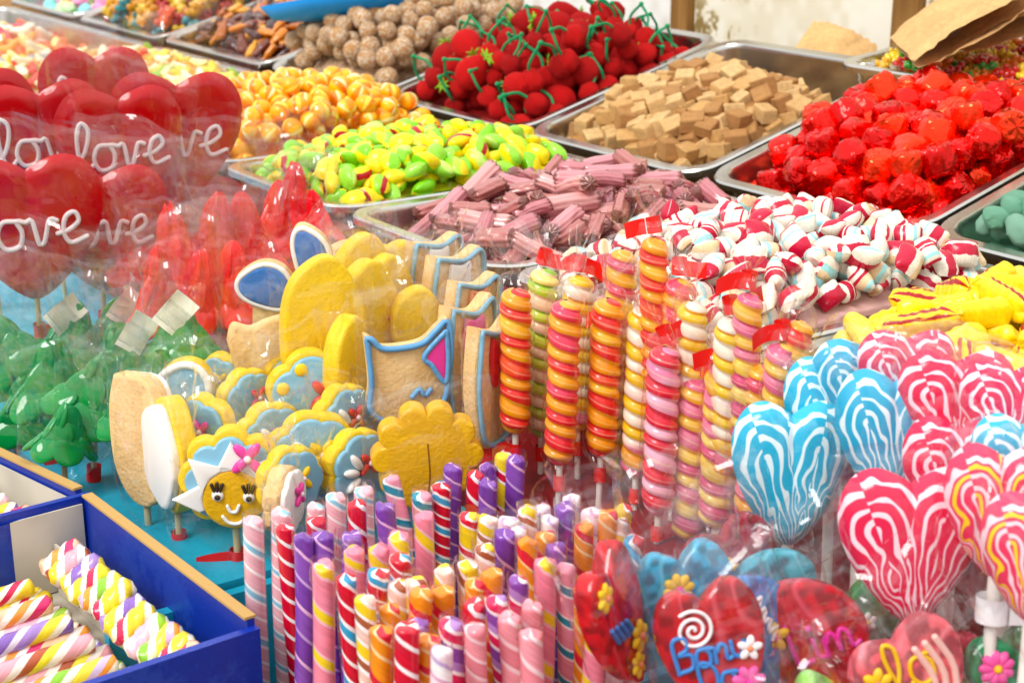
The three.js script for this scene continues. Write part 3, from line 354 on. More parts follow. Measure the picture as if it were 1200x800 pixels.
// cellophane bag: two wrinkled sheets, gathered round the stick at the foot, open at the top
function bagGeo(w, hUp, hDown, bulge, seed, { nX = 38, nY = 46, tilt = 0, fan = 0 } = {}) {
  const sl = mulberry(seed * 3 + 1), slope = rr(-0.34, 0.34, sl), peak = rr(-0.012, 0.02, sl); hUp *= rr(0.9, 1.25, sl);
  const sheets = [1, -1].map((sg) => { const P = [], I = [], UVs = [], q = mulberry(seed * 13 + sg * 7 + 100), hh = hUp + hDown, folds = Array.from({ length: 15 }, (_, k) => { const a = k < 8 ? rr(1.1, 2.05, q) : rr(-0.7, 0.9, q); return { x: rr(-0.5, 0.5, q) * w, y: -hDown + hh * rr(0.1, 1, q), c: Math.cos(a), s: Math.sin(a), wd: rr(0.002, 0.0055, q), am: rr(0.4, 1, q) * (q() < 0.5 ? -1 : 1), ln: rr(0.015, 0.05, q) }; });
    for (let j = 0; j <= nY; j++) for (let i = 0; i <= nX; i++) {
      const v = j / nY, u = 2 * i / nX - 1, y = -hDown + v * hh, ga = smooth(0, 0.34, v), half = w / 2 * (0.07 + 0.93 * Math.pow(ga, 0.75)) * (1 + 0.05 * noise(v * 5, sg, seed)) * (1 + fan * smooth(0.6, 1, v));
      const yy = y / (y > 0 ? hUp : hDown), body = Math.pow(Math.max(0, 1 - u * u), 0.55) * Math.pow(Math.max(0, 1 - Math.pow(Math.abs(yy), 2.6)), 0.6), x = u * half;
      let fold = 0; for (const f of folds) { const dx = x - f.x, dy = y - f.y, d = Math.abs(dx * f.s - dy * f.c), l = Math.abs(dx * f.c + dy * f.s); if (d < f.wd) fold += f.am * f.wd * 1.0 * (1 - d / f.wd) * Math.max(0, 1 - (l / f.ln) ** 2); }
      const gather = (1 - ga) * 0.0035 * Math.cos(u * 9 + seed) * (0.5 + noise(u * 3, v, seed)), slow = noise(u * 1.7 + sg, v * 2.2, seed + sg * 5);
      const z = sg * (0.0014 + bulge * body * (0.94 + 0.12 * slow)) + fold * (0.5 + 0.5 * (1 - body)) + gather + 0.005 * slow * (1 - body) * (w / 0.1) + sg * 0.016 * Math.pow(smooth(0.78, 1, v), 1.5) * (0.45 + 1.2 * noise(u * 1.8, seed, sg * 2));
      P.push(x + tilt * y, y + smooth(0.55, 1, v) * (slope * x + peak * (1 - Math.abs(u)) + 0.004 * noise(u * 2.3, seed + 8, 0)), z); UVs.push(u, v);
      if (j < nY && i < nX) { const k = j * (nX + 1) + i, l = k + nX + 1; I.push(k, k + 1, l, k + 1, l + 1, l); }
    }
    const g = new THREE.BufferGeometry(); g.setAttribute('position', new THREE.Float32BufferAttribute(P, 3)); g.setAttribute('uv', new THREE.Float32BufferAttribute(UVs, 2)); g.setIndex(I);
    return toCreasedNormals(g, 0.3); });
  return mergeGeometries(sheets);
}
function tapeRing(y, r, h, wing, seed, side = 1) { // a band round the stick with a flag
  const q = mulberry(seed), g1 = surf(1, 14, (s, a) => [r * Math.cos(a), y + (s - 0.5) * h, -r * Math.sin(a)]);
  if (!wing) return g1; const P = [], I = [], U = [], n = 8, b = rr(-0.5, 0.5, q), dr = rr(-0.35, 0.2, q); for (let i = 0; i <= n; i++) for (const s of [-0.5, 0.5]) { const k = i / n; P.push(side * (r * 0.9 + wing * k), y + s * h + dr * wing * k * k, r * 0.6 + 0.006 * b * Math.sin(k * 3)); U.push(k, s); if (i < n && s < 0) { const t = i * 2; I.push(t, t + 2, t + 1, t + 1, t + 2, t + 3); } }
  const g2 = new THREE.BufferGeometry(); g2.setAttribute('position', new THREE.Float32BufferAttribute(P, 3)); g2.setAttribute('uv', new THREE.Float32BufferAttribute(U, 2)); g2.setIndex(I); g2.computeVertexNormals(); return mergeGeometries([g1, g2]);
}
// heart outline and a puffed heart
const HEART = (() => { const r = [[0, 0.4], [0.09, 0.455], [0.25, 0.5], [0.4, 0.44], [0.49, 0.28], [0.485, 0.08], [0.4, -0.12], [0.26, -0.31], [0.11, -0.45], [0, -0.505]], l = r.slice(1, -1).reverse().map(([x, y]) => [-x, y]); const half = new THREE.SplineCurve(r.map((p) => new THREE.Vector2(...p))).getSpacedPoints(32); return [...half, ...half.slice(0, -1).reverse().map((p) => new THREE.Vector2(-p.x, p.y))]; })();
const heartPt = (a, w, h) => { const p = HEART[Math.round(a / 6.28319 * 64) % 65]; return [p.x * w, p.y * h]; };
function puffHeart(w, h, th, groove = 0.35, prof = 2.6) {
  const N = 64, M = 10, P = [], U = [], I = [], c = [0, 0.06 * h];
  for (const sg of [1, -1]) { const o = P.length / 3; for (let k = 0; k <= M; k++) for (let i = 0; i <= N; i++) { const [ox, oy] = heartPt(i / N * 6.28319, w, h), s = 1 - k / M, x = c[0] + (ox - c[0]) * s, y = c[1] + (oy - c[1]) * s; const gv = 1 - groove * Math.exp(-((x / (w * 0.05)) ** 2)) * smooth(-0.25 * h, 0.3 * h, y); P.push(x, y, sg * th / 2 * Math.sqrt(Math.max(0, 1 - Math.pow(s, prof))) * gv); U.push(0.5 + x / w, 0.5 + y / h); if (k < M && i < N) { const a = o + k * (N + 1) + i, b = a + N + 1; if (sg > 0) I.push(a, b, a + 1, a + 1, b, b + 1); else I.push(a, a + 1, b, a + 1, b + 1, b); } } }
  const g = new THREE.BufferGeometry(); g.setAttribute('position', new THREE.Float32BufferAttribute(P, 3)); g.setAttribute('uv', new THREE.Float32BufferAttribute(U, 2)); g.setIndex(I); g.computeVertexNormals(); return g;
}
// handwritten letters piped in icing: strokes in a box one unit high
const SCRIPT = { l: [0.34, [[0, 0.12], [0.2, 0.45], [0.26, 0.88], [0.14, 1], [0.06, 0.8], [0.1, 0.2], [0.2, 0.02], [0.34, 0.14]]], o: [0.5, [[0.34, 0.5], [0.12, 0.5], [0.02, 0.25], [0.14, 0.02], [0.36, 0.05], [0.42, 0.3], [0.34, 0.5], [0.5, 0.46]]], v: [0.5, [[0, 0.46], [0.08, 0.5], [0.2, 0.03], [0.26, 0.06], [0.4, 0.48], [0.5, 0.44]]], e: [0.48, [[0, 0.2], [0.2, 0.26], [0.36, 0.4], [0.3, 0.56], [0.16, 0.5], [0.1, 0.22], [0.2, 0.02], [0.48, 0.1]]],
  B: [0.6, [[0.08, 0], [0.1, 0.95], [0.4, 0.95], [0.42, 0.62], [0.14, 0.52], [0.5, 0.44], [0.48, 0.08], [0.08, 0.02]]], n: [0.5, [[0.04, 0.02], [0.08, 0.5], [0.1, 0.3], [0.24, 0.5], [0.36, 0.42], [0.38, 0.04], [0.5, 0.06]]], u: [0.5, [[0.04, 0.48], [0.06, 0.12], [0.2, 0.02], [0.36, 0.2], [0.4, 0.48], [0.4, 0.08], [0.5, 0.04]]], D: [0.6, [[0.08, 0], [0.1, 0.95], [0.4, 0.86], [0.54, 0.5], [0.42, 0.1], [0.08, 0.02]]], L: [0.5, [[0.14, 1], [0.1, 0.3], [0.14, 0.04], [0.46, 0.06]]], i: [0.24, [[0.08, 0.5], [0.1, 0.08], [0.22, 0.04]]], m: [0.8, [[0.04, 0.02], [0.08, 0.5], [0.1, 0.3], [0.22, 0.52], [0.32, 0.4], [0.34, 0.06], [0.38, 0.34], [0.5, 0.52], [0.62, 0.4], [0.64, 0.05], [0.8, 0.1]]] };
function script(word, size, r, z, x0, y0, slope = 0) { const gs = []; let x = 0; for (const ch of word) { const [w, st] = SCRIPT[ch]; gs.push(tube(st.map(([a, b]) => [x0 + (x + a) * size, y0 + b * size + slope * (x + a) * size, z]), r, st.length * 5, 6)); if (ch === 'i') gs.push(new THREE.SphereGeometry(r * 1.25, 8, 6).translate(x0 + (x + 0.1) * size, y0 + 0.72 * size, z)); x += w; } return mergeGeometries(gs.map((g) => g.index ? g.toNonIndexed() : g)); }
function flowerGeo(R, n = 6, pt = 0.55) { return mergeGeometries(Array.from({ length: n }, (_, i) => { const a = i / n * 6.2832; return new THREE.SphereGeometry(1, 10, 7).scale(R * 0.5, R * 0.32, R * 0.24).rotateZ(a).translate(Math.cos(a) * R * pt, Math.sin(a) * R * pt, R * 0.12); })); }
const icing = (h) => gloss(h, 0.42, 0.35);

// ---------------------------------------------------------------- red heart lollipops with "love"
{
  const red = phys('loveRed', { color: col('#c00008'), roughness: 0.14, clearcoat: 0.4, clearcoatRoughness: 0.05 }), white = icing('#f2e4e2');
  const L = [[205, 165, 1.5, 158, 0.15, 'red heart lollipop with white love lettering beside the orange balls'], [140, 178, 1.46, 150, 0.2, 'red love heart lollipop wedged behind the tall bagged red one'], [52, 172, 1.44, 150, 0.05, 'red love heart lollipop in a creased bag by the small yellow jellies'], [120, 268, 1.34, 150, 0.1, 'red love heart lollipop whose lettering is half hidden by pink bags'], [35, 268, 1.28, 172, 0.0, 'red love heart lollipop with big looped lettering above the green lollipops'], [-30, 160, 1.5, 150, 0.1, 'red love heart lollipop at the far end of its row'], [110, 122, 1.62, 130, 0.2, 'small red love heart lollipop standing behind the others']];
  L.forEach(([x, y, t, w, yaw, label], k) => {
    const g = thing('heart_lollipop', label, 'lollipop', 'red love heart lollipops'), W = w * t / FPX, H = place(g, x, y, t, BOARD, yaw, (k % 3 - 1) * 0.05, 0.13), Hh = W * 1.05;
    stick(g, H - Hh * 0.4, 0.0022); const h = part('candy', puffHeart(W, Hh, 0.016, 0.5, 7), red, g); h.position.y = H;
    const t2 = part('lettering', script('love', W * 0.4, 0.0021, 0.0088, -W * 0.36, -Hh * 0.12, 0.05), white, h);
    const b = part('wrapper', bagGeo(W * 1.22, Hh * 0.78, Hh * 0.72, 0.012, 200 + k, { fan: 0.06 }), film, g); b.position.y = H;
    part('tape', tapeRing(H - Hh * 0.72, 0.005, 0.012, 0.02, k), redTape, g);
  });
}
// ---------------------------------------------------------------- figure lollipops in red and in green: a cast sugar rooster
function roseGeo(S, tall, seed) { // a moulded sugar rosebud: overlapping petals round a core
  const q = mulberry(seed + 11), gs = []; for (let ring = 0; ring < 3; ring++) for (let i = 0; i < 4 + ring; i++) { const a = (i + 0.5 * ring) / (4 + ring) * 6.2832 + q() * 0.4, r = S * (0.1 + 0.11 * ring) * tall[0], g = new THREE.SphereGeometry(1, 14, 10); g.scale(S * (0.17 + 0.02 * ring), S * (0.34 - 0.05 * ring) * tall[1], S * 0.055); g.rotateX(-0.12 - 0.28 * ring); g.translate(0, 0, r); g.rotateY(a); g.translate(0, S * (0.14 - 0.15 * ring) * tall[1] + rr(-0.03, 0.03, q) * S, 0); gs.push(g); } const m = mergeGeometries(gs), p = m.attributes.position; for (let i = 0; i < p.count; i++) { const x = p.getX(i), y = p.getY(i), z = p.getZ(i), k = 1 + 0.12 * noise(x * 60, y * 60, z * 60 + seed); p.setXYZ(i, x * k, y * (1 + 0.05 * noise(x * 90, y * 50, seed)), z * k * 0.62); } m.computeVertexNormals(); return m;
}
{
  const red = phys('figRed', { color: col('#f00014'), roughness: 0.14, clearcoat: 0.5, clearcoatRoughness: 0.05 });
  const grn = phys('figGreen', { color: col('#058c3c'), roughness: 0.1, clearcoat: 0.5, clearcoatRoughness: 0.05 });
  const paper = (() => { const tx = dataTex(128, 128, (u, v) => { const line = v > 0.12 && v < 0.72 && (v * 22 % 1) < 0.38 && pl(u, Math.floor(v * 22) / 22) > 0.35; return line ? [150, 158, 140] : [238, 236, 214]; }); return new THREE.MeshStandardMaterial({ map: tx, roughness: 0.7, side: THREE.DoubleSide }); })();
  const RD = [[160, 285, 1.36, 95, 150, 0.2, 'in a tall creased bag touching the love hearts'], [205, 300, 1.3, 100, 150, -0.2, 'with a wide pale bag behind the green label'], [250, 285, 1.32, 100, 150, 0.3, 'in the widest pink tinted bag of its row'], [292, 285, 1.34, 95, 150, 0, 'right behind the blue bunny ear'], [322, 262, 1.42, 80, 120, 0.4, 'in a narrow bag by the lime pillows'], [372, 258, 1.42, 60, 90, -0.3, 'short one beside the steel tray corner'], [185, 345, 1.24, 90, 140, 0.5, 'sunk low between green lollipops'], [275, 340, 1.26, 90, 140, -0.4, 'low behind the plain tan biscuit'], [232, 350, 1.25, 90, 140, 0.1, 'half hidden by the paper labels'], [345, 235, 1.5, 70, 110, 0.1, 'farthest back under the orange balls']];
  RD.forEach(([x, y, t, w, h, yaw, label], k) => {
    const g = thing('rose_lollipop', 'red moulded sugar rose lollipop ' + label, 'lollipop', 'red rose lollipops'), W = w * t / FPX, Hp = h * t / FPX, H = place(g, x, y, t, BOARD, yaw, rr(-0.16, 0.16), rr(0, 0.16));
    stick(g, H - Hp * 0.3, 0.0022); const f = part('candy', roseGeo(Hp * 0.72, [0.8, 1.25], k), red, g); f.position.y = H;
    const b = part('wrapper', bagGeo(W * 1.1, Hp * 0.82, Hp * 0.72, 0.011, 300 + k, { fan: 0.28 }), film, g); b.position.y = H; part('tape', tapeRing(H - Hp * 0.72, 0.005, 0.01, 0.016, k + 40), redTape, g);
  });
  const GR = [[60, 440, 1.2, 130, 170, 0.3, 0, 'sprawling in the widest creased bag'], [112, 455, 1.16, 90, 180, -0.3, 0, 'upright nearest to the plain tan cookie'], [150, 420, 1.2, 90, 170, 0.3, 1, 'with a tilted printed label'], [212, 395, 1.2, 85, 170, -0.2, 1, 'showing its striped ribbon and big label'], [30, 478, 1.25, 105, 150, 0.1, 0, 'lowest above the red tape'], [85, 395, 1.26, 110, 160, 0.2, 1, 'with a cream label folded over'], [15, 405, 1.26, 100, 150, -0.2, 0, 'behind the sprawling one'], [135, 385, 1.28, 80, 150, 0.2, 1, 'under the love lettering'], [75, 505, 1.14, 100, 130, 0.2, 0, 'dangling lowest over the turquoise board'], [150, 478, 1.12, 80, 130, -0.2, 0, 'low behind the plain tan cookie edge'], [190, 440, 1.14, 70, 130, 0.4, 0, 'slim one pressed behind the white edged cookie'], [-20, 440, 1.35, 100, 160, 0.2, 0, 'at the far end of the green ones']];
  GR.forEach(([x, y, t, w, h, yaw, lab, label], k) => {
    const g = thing('rose_lollipop', 'green moulded sugar rose lollipop ' + label, 'lollipop', 'green rose lollipops'), W = w * t / FPX, Hp = h * t / FPX, H = place(g, x, y, t, BOARD, yaw, rr(-0.2, 0.16), rr(0, 0.16));
    stick(g, H - Hp * 0.3, 0.0022); const f = part('candy', roseGeo(Hp * 0.74, [1.0, 0.85], k + 30), grn, g); f.position.y = H - Hp * 0.04; f.rotation.z = rr(-0.5, 0.5);
    const b = part('wrapper', bagGeo(W * 1.1, Hp * 0.72, Hp * 0.6, 0.012, 330 + k, { fan: 0.24 }), film, g); b.position.y = H; part('tape', tapeRing(H - Hp * 0.6, 0.0055, 0.012, k % 2 ? 0.0 : 0.018, k + 70, k % 4 ? 1 : -1), redTape, g);
    if (lab) { const p = part('paper_label', new THREE.PlaneGeometry(0.021, 0.03, 4, 4), paper, g); const q = p.geometry.attributes.position; for (let i = 0; i < q.count; i++) q.setZ(i, 30 * q.getX(i) ** 2 * (q.getY(i) > 0 ? 1 : -0.4)); p.geometry.computeVertexNormals(); p.position.set(rr(-0.01, 0.015), H + Hp * 0.2, 0.008); p.rotation.set(-0.2, rr(-0.3, 0.3), rr(-0.9, -0.3)); }
  });
}
function pl(u, v) { return 0.5 + 0.5 * noise(u * 22, v * 90, 5); }
// ---------------------------------------------------------------- iced cookies on sticks
const biscuit = (() => { const a = pnoise(131, 8), b = pnoise(132, 60); return new THREE.MeshPhysicalMaterial({ map: dataTex(256, 256, (u, v) => mix3(hex('#f0d09a'), hex('#dcae6c'), 0.6 * a(u, v) + 0.4 * b(u, v))), roughness: 0.7, bumpMap: grainTex, bumpScale: 0.0007 }); })();
const yellowIce = new THREE.MeshPhysicalMaterial({ color: col('#f0c814'), roughness: 0.5, clearcoat: 0.25, clearcoatRoughness: 0.3, bumpMap: grainTex, bumpScale: 0.0006 });
const goldIce = new THREE.MeshPhysicalMaterial({ color: col('#e0ac08'), roughness: 0.42, clearcoat: 0.35, clearcoatRoughness: 0.25, bumpMap: grainTex, bumpScale: 0.0006 });
const spline = (pts, n = 70) => new THREE.SplineCurve([...pts, pts[0]].map((p) => new THREE.Vector2(p[0], p[1]))).getPoints(n).slice(0, -1).map((p) => [p.x, p.y]);
const circlePts = (rx, ry = rx, n = 48, f = () => 1) => Array.from({ length: n }, (_, i) => { const a = i / n * 6.28319, k = f(a); return [rx * k * Math.cos(a), ry * k * Math.sin(a)]; });
const scallop = (R, n, d, N = 120) => circlePts(R, R, N, (a) => 1 - d + d * Math.pow(Math.abs(Math.cos(n * a / 2)), 0.6));
const shrink = (pts, k) => pts.map(([x, y]) => [x * k, y * k]);
function slab(pts, th, bevel = 0.0025) { const s = new THREE.Shape(pts.map((p) => new THREE.Vector2(p[0], p[1]))); const g = new THREE.ExtrudeGeometry(s, { depth: Math.max(0.0005, th - 2 * bevel), bevelEnabled: true, bevelThickness: bevel, bevelSize: bevel, bevelOffset: -bevel, bevelSegments: 3 }); g.translate(0, 0, -th / 2 + bevel); const p = g.attributes.position, u = g.attributes.uv; for (let i = 0; i < p.count; i++) u.setXY(i, p.getX(i) * 8 + p.getZ(i) * 8, p.getY(i) * 8); return toCreasedNormals(mergeVertices(g), 0.7); }
const line = (pts, z, r, closed = true) => { const ps = pts.filter((_, i) => pts.length < 60 || i % 2 === 0).map(([x, y], i) => V(x, y, z + 0.0004 * noise(i * 0.7, 1, 2))); return tube(ps, r, ps.length * 2, 6, closed); };
function cookie(label, x, y, t, pts, { th = 0.0115, yaw = 0, lean = 0, fwd = 0, body = biscuit, bag = true, bagK = 1.08, tape = 1, name = 'cookie_lollipop', board = BOARD, group = 'iced cookie lollipops' } = {}) {
  const g = thing(name, label, 'cookie', group), H = place(g, x, y, t, board, yaw, lean, fwd), xs = pts.map((p) => p[0]), ys = pts.map((p) => p[1]), w = Math.max(...xs) - Math.min(...xs), up = Math.max(...ys), dn = -Math.min(...ys);
  const c = part('biscuit', slab(pts, th), body, g); c.position.y = H; stick(g, H - dn * 0.6, 0.0025);
  if (bag) { const b = part('wrapper', bagGeo(w * bagK + 0.008, up + 0.012, dn + 0.028, th * 0.5 + 0.0015, Math.round(x * 3 + y), { fan: 0.02 }), film, g); b.position.y = H; }
  if (tape) part('tape', tapeRing(H - dn - 0.022, 0.0055, 0.011, tape > 1 ? 0.022 : 0, Math.round(x), tape > 2 ? -1 : 1), redTape, g);
  return { g, c, H, z: th / 2, w, up, dn };
}
function bow(parent, x, y, z, s, m) { const gs = [[0.9, 0.9], [2.3, 0.9], [3.9, 1], [5.4, 1.1]].map(([a, k]) => new THREE.SphereGeometry(1, 10, 7).scale(s * 0.5 * k, s * 0.24, s * 0.2).rotateZ(a).translate(Math.cos(a) * s * 0.5 * k, Math.sin(a) * s * 0.5 * k, 0)); const b = part('bow', mergeGeometries(gs), m, parent); b.position.set(x, y, z); part('bow_knot', new THREE.SphereGeometry(s * 0.18, 8, 6).translate(x, y, z + s * 0.16), icing('#f6d8dc'), parent); }
const blueIce = icing('#5f9fd0'), paleBlue = icing('#7fb4cc'), whiteIce = icing('#f3efe8'), pinkIce = icing('#ee3f9c'), redIce = icing('#d8142c'), blackIce = icing('#3a2a20'), yellowLine = icing('#f6c80e');
const M_ = (px, t) => px * t / FPX;
{
  // plain backs of cookies
  const oct = spline([[-0.35, 0.5], [0.3, 0.52], [0.5, 0.2], [0.48, -0.3], [0.2, -0.52], [-0.2, -0.5], [-0.48, -0.25], [-0.5, 0.2]].map(([a, b]) => [a * M_(92, 1.1), b * M_(150, 1.1)]), 60);
  let k = cookie('plain tan cookie back with a white iced edge before the green lollipops', 166, 514, 1.09, oct, { yaw: -0.95, th: 0.014 }); part('icing', slab(shrink(oct, 0.97), 0.005), whiteIce, k.c).position.z = -0.009;
  const edge = circlePts(M_(50, 1.08), M_(70, 1.08), 40, (a) => 1 + 0.04 * Math.cos(5 * a)); k = cookie('cookie seen edge on with white icing and a yellow rim', 203, 530, 1.07, edge, { yaw: -1.18, th: 0.014, body: yellowIce }); part('icing', slab(shrink(edge, 0.9), 0.007), whiteIce, k.c).position.z = 0.0095;
  // tan biscuit with wavy top, and rabbit with blue ears
  const wav = spline([[-0.5, 0.3], [-0.42, 0.46], [-0.2, 0.42], [0, 0.47], [0.25, 0.5], [0.45, 0.42], [0.5, 0.2], [0.42, 0], [0.46, -0.3], [0.3, -0.5], [-0.3, -0.5], [-0.46, -0.3], [-0.42, 0]].map(([a, b]) => [a * M_(92, 1.16), b * M_(128, 1.16)]));
  cookie('plain pale tan biscuit with a wavy top under the blue rabbit ear', 314, 432, 1.16, wav, { yaw: 0.1, tape: 0 });
  const hd = spline([[-0.5, 0.3], [-0.3, 0.42], [0, 0.4], [0.3, 0.42], [0.5, 0.3], [0.52, -0.2], [0.3, -0.5], [-0.3, -0.5], [-0.52, -0.2]].map(([a, b]) => [a * M_(105, 1.24), b * M_(120, 1.24)]));
  k = cookie('rabbit cookie with two blue iced ears edged in white', 352, 372, 1.24, hd, { yaw: -0.1, bagK: 1.2, tape: 0 });
  for (const [ex, ey, w, h, rot, nm] of [[-36, 40, 28, 74, 1.25], [16, 76, 22, 76, 0.2]]) { const e = circlePts(M_(w, 1.24), M_(h / 2, 1.24), 40, (a) => 1 + 0.08 * Math.cos(3 * a)); const ear = part('ear', slab(e, 0.013), biscuit, k.g); ear.position.set(M_(ex, 1.24), k.H + M_(ey, 1.24), -0.001); ear.rotation.z = rot; part('ear_icing', slab(shrink(e, 0.86), 0.004), icing('#2f6fb8'), ear).position.z = 0.0075; part('ear_outline', line(shrink(e, 0.9), 0.0085, 0.0022), whiteIce, ear); }
  // yellow slabs
  const egg = (w, h) => circlePts(w / 2, h / 2, 48, (a) => 1 + 0.03 * Math.sin(2 * a + 1) + 0.02 * Math.cos(5 * a));
  const Y = [[378, 392, 1.13, 100, 195, 0.25, 'large smooth yellow egg cookie in front of its stack'], [428, 395, 1.17, 100, 190, 0.75, 'yellow egg cookie leaning edge on behind the large smooth one'], [443, 345, 1.24, 92, 120, 0.35, 'rounded yellow cookie under the mauve tray corner'], [425, 345, 1.21, 80, 150, 0.5, 'yellow egg cookie second in the slanting stack'], [487, 378, 1.18, 62, 90, 0.3, 'small round yellow cookie beside the pink face'], [405, 330, 1.3, 80, 100, 0.4, 'pale tan cookie behind the rabbit ears'], [468, 335, 1.25, 80, 110, 0.6, 'yellow cookie leaning behind the small round one'], [408, 440, 1.12, 70, 150, 0.9, 'yellow cookie seen nearly edge on under the egg stack'], [452, 370, 1.2, 80, 150, 0.7, 'yellow egg cookie leaning third in the slanting stack']];
  Y.forEach(([x, y, t, w, h, yaw, lb], i) => cookie(lb, x, y, t, egg(M_(w, t), M_(h, t)), { yaw, body: i === 5 ? biscuit : yellowIce, th: 0.015, tape: i < 2 ? 1 : 0 }));
  // small pink face behind
  const pf = circlePts(M_(38, 1.2), M_(50, 1.2), 40, (a) => 1 + 0.06 * Math.cos(4 * a)); k = cookie('tan cookie with pink piped face between yellow cookies', 457, 405, 1.19, pf, { yaw: 0.1, tape: 0 }); part('cheek_outline', line(shrink(pf, 0.72), 0.008, 0.0022), icing('#e0506c'), k.c); part('eye', new THREE.SphereGeometry(0.004, 8, 6).translate(0.004, 0.004, 0.008), blueIce, k.c);
  // cat head with blue outline and pink ear
  const cat = spline([[-0.5, 0.52], [-0.44, 0.5], [-0.3, 0.38], [0.1, 0.4], [0.3, 0.56], [0.42, 0.64], [0.46, 0.3], [0.42, 0.0], [0.36, -0.3], [0.1, -0.48], [-0.25, -0.5], [-0.48, -0.32], [-0.46, 0]].map(([a, b]) => [a * M_(108, 1.1), b * M_(108, 1.1)]), 90);
  k = cookie('tan cat head cookie outlined in blue with one pink ear', 480, 440, 1.1, cat, { yaw: 0.2, tape: 0 }); part('outline', line(shrink(cat, 0.96), 0.0075, 0.0022), blueIce, k.c);
  const ear = [[0.38, 0.52], [0.4, 0.2], [0.36, -0.06], [0.22, 0.14], [0.14, 0.26]].map(([a, b]) => [a * M_(108, 1.1), b * M_(108, 1.1)]); part('ear', slab(spline(ear, 40), 0.004, 0.0015), pinkIce, k.c).position.z = 0.0075; part('ear_outline', line(spline(ear, 40), 0.009, 0.002), blueIce, k.c); part('whisker', line([[0.0, -0.2], [0.08, -0.12], [0.14, -0.2], [0.2, -0.14]].map(([a, b]) => [a * M_(108, 1.1), b * M_(108, 1.1)]), 0.008, 0.002, false), blueIce, k.c);
  // gold sun seen from the back
  const sn = scallop(M_(66, 1.03), 10, 0.2); k = cookie('smooth gold sun cookie with round lobes above the rock sticks', 500, 532, 1.03, sn, { yaw: 0.1, body: goldIce, th: 0.016, tape: 0, bagK: 1.04 }); part('crack', line([[0, 0.01], [0.001, -0.012], [-0.001, -0.03]], 0.0078, 0.0006, false), matte('#8a5a08'), k.c);
  // slanting tan cookies with blue and pink piping
  const S = [[545, 425, 1.13, 100, 160, 0.95, '#ee58a8', 'slanting tan cookie with pink patch and wavy blue line'], [574, 445, 1.1, 90, 150, 1.0, '#d8242c', 'slanting tan cookie with red patch beside the spiral lollipops'], [505, 322, 1.26, 90, 95, 0.8, '#f3efe8', 'narrow tan cookie with white edge leaning at the tray'], [530, 345, 1.22, 95, 110, 0.85, '#f3efe8', 'tan pointed cookie with blue edge behind the cat head'], [552, 375, 1.18, 80, 110, 0.8, '#f08a60', 'tan cookie with coral spot behind the slanting pink one']];
  for (const [x, y, t, w, h, yaw, c, lb] of S) { const p = spline([[-0.4, 0.5], [0.1, 0.4], [0.46, 0.46], [0.5, 0], [0.4, -0.45], [-0.3, -0.5], [-0.5, 0]].map(([a, b]) => [a * M_(w, t), b * M_(h, t)]), 60); k = cookie(lb, x, y, t, p, { yaw, tape: y > 400 ? 2 : 0 }); part('outline', line(shrink(p, 0.93), 0.0075, 0.002), paleBlue, k.c); part('patch', slab(shrink(p, 0.4).map(([a, b]) => [a, b + M_(h, t) * 0.18]), 0.004, 0.0015), icing(c), k.c).position.z = 0.0075; }
  // flower bears: blue iced scallops with yellow rim, bow, white petals
  const Bq = [[370, 465, 1.12, 118, 0.15, redIce, 'blue iced flower cookie with a red bow', 0], [365, 535, 1.07, 112, 0.25, yellowLine, 'blue iced flower cookie with a yellow bow and white petals', 1], [415, 545, 1.06, 90, 0.7, redIce, 'slanting blue flower cookie with a small red bow by the gold sun', 1], [288, 468, 1.13, 76, 0.6, redIce, 'small blue and yellow cookie with an orange red spot', 0], [215, 455, 1.14, 78, -0.2, pinkIce, 'white outlined blue ear cookie with yellow rim beside green lollipops', 2], [330, 585, 1.0, 80, 1.2, pinkIce, 'pale iced cookie with pink strip turned edge on behind rock sticks', 3], [440, 470, 1.16, 70, 0.4, yellowLine, 'yellow knobbed cookie hidden behind the cat head', 0], [243, 505, 1.1, 90, -0.75, pinkIce, 'blue flower cookie turned aside behind the smiling sun', 0], [315, 515, 1.095, 92, 0.55, pinkIce, 'blue flower cookie with pink bow right behind the smiling sun', 1], [338, 562, 1.03, 84, 0.6, yellowLine, 'yellow rimmed flower cookie squeezed beside the smiling sun', 1], [400, 492, 1.1, 88, 0.75, redIce, 'flower cookie with red bow half covered by the gold sun', 1], [262, 445, 1.17, 66, -0.5, yellowLine, 'small yellow rimmed cookie before a green label', 0], [345, 440, 1.17, 80, 0.5, yellowLine, 'yellow rimmed flower cookie under the large yellow egg', 0]];
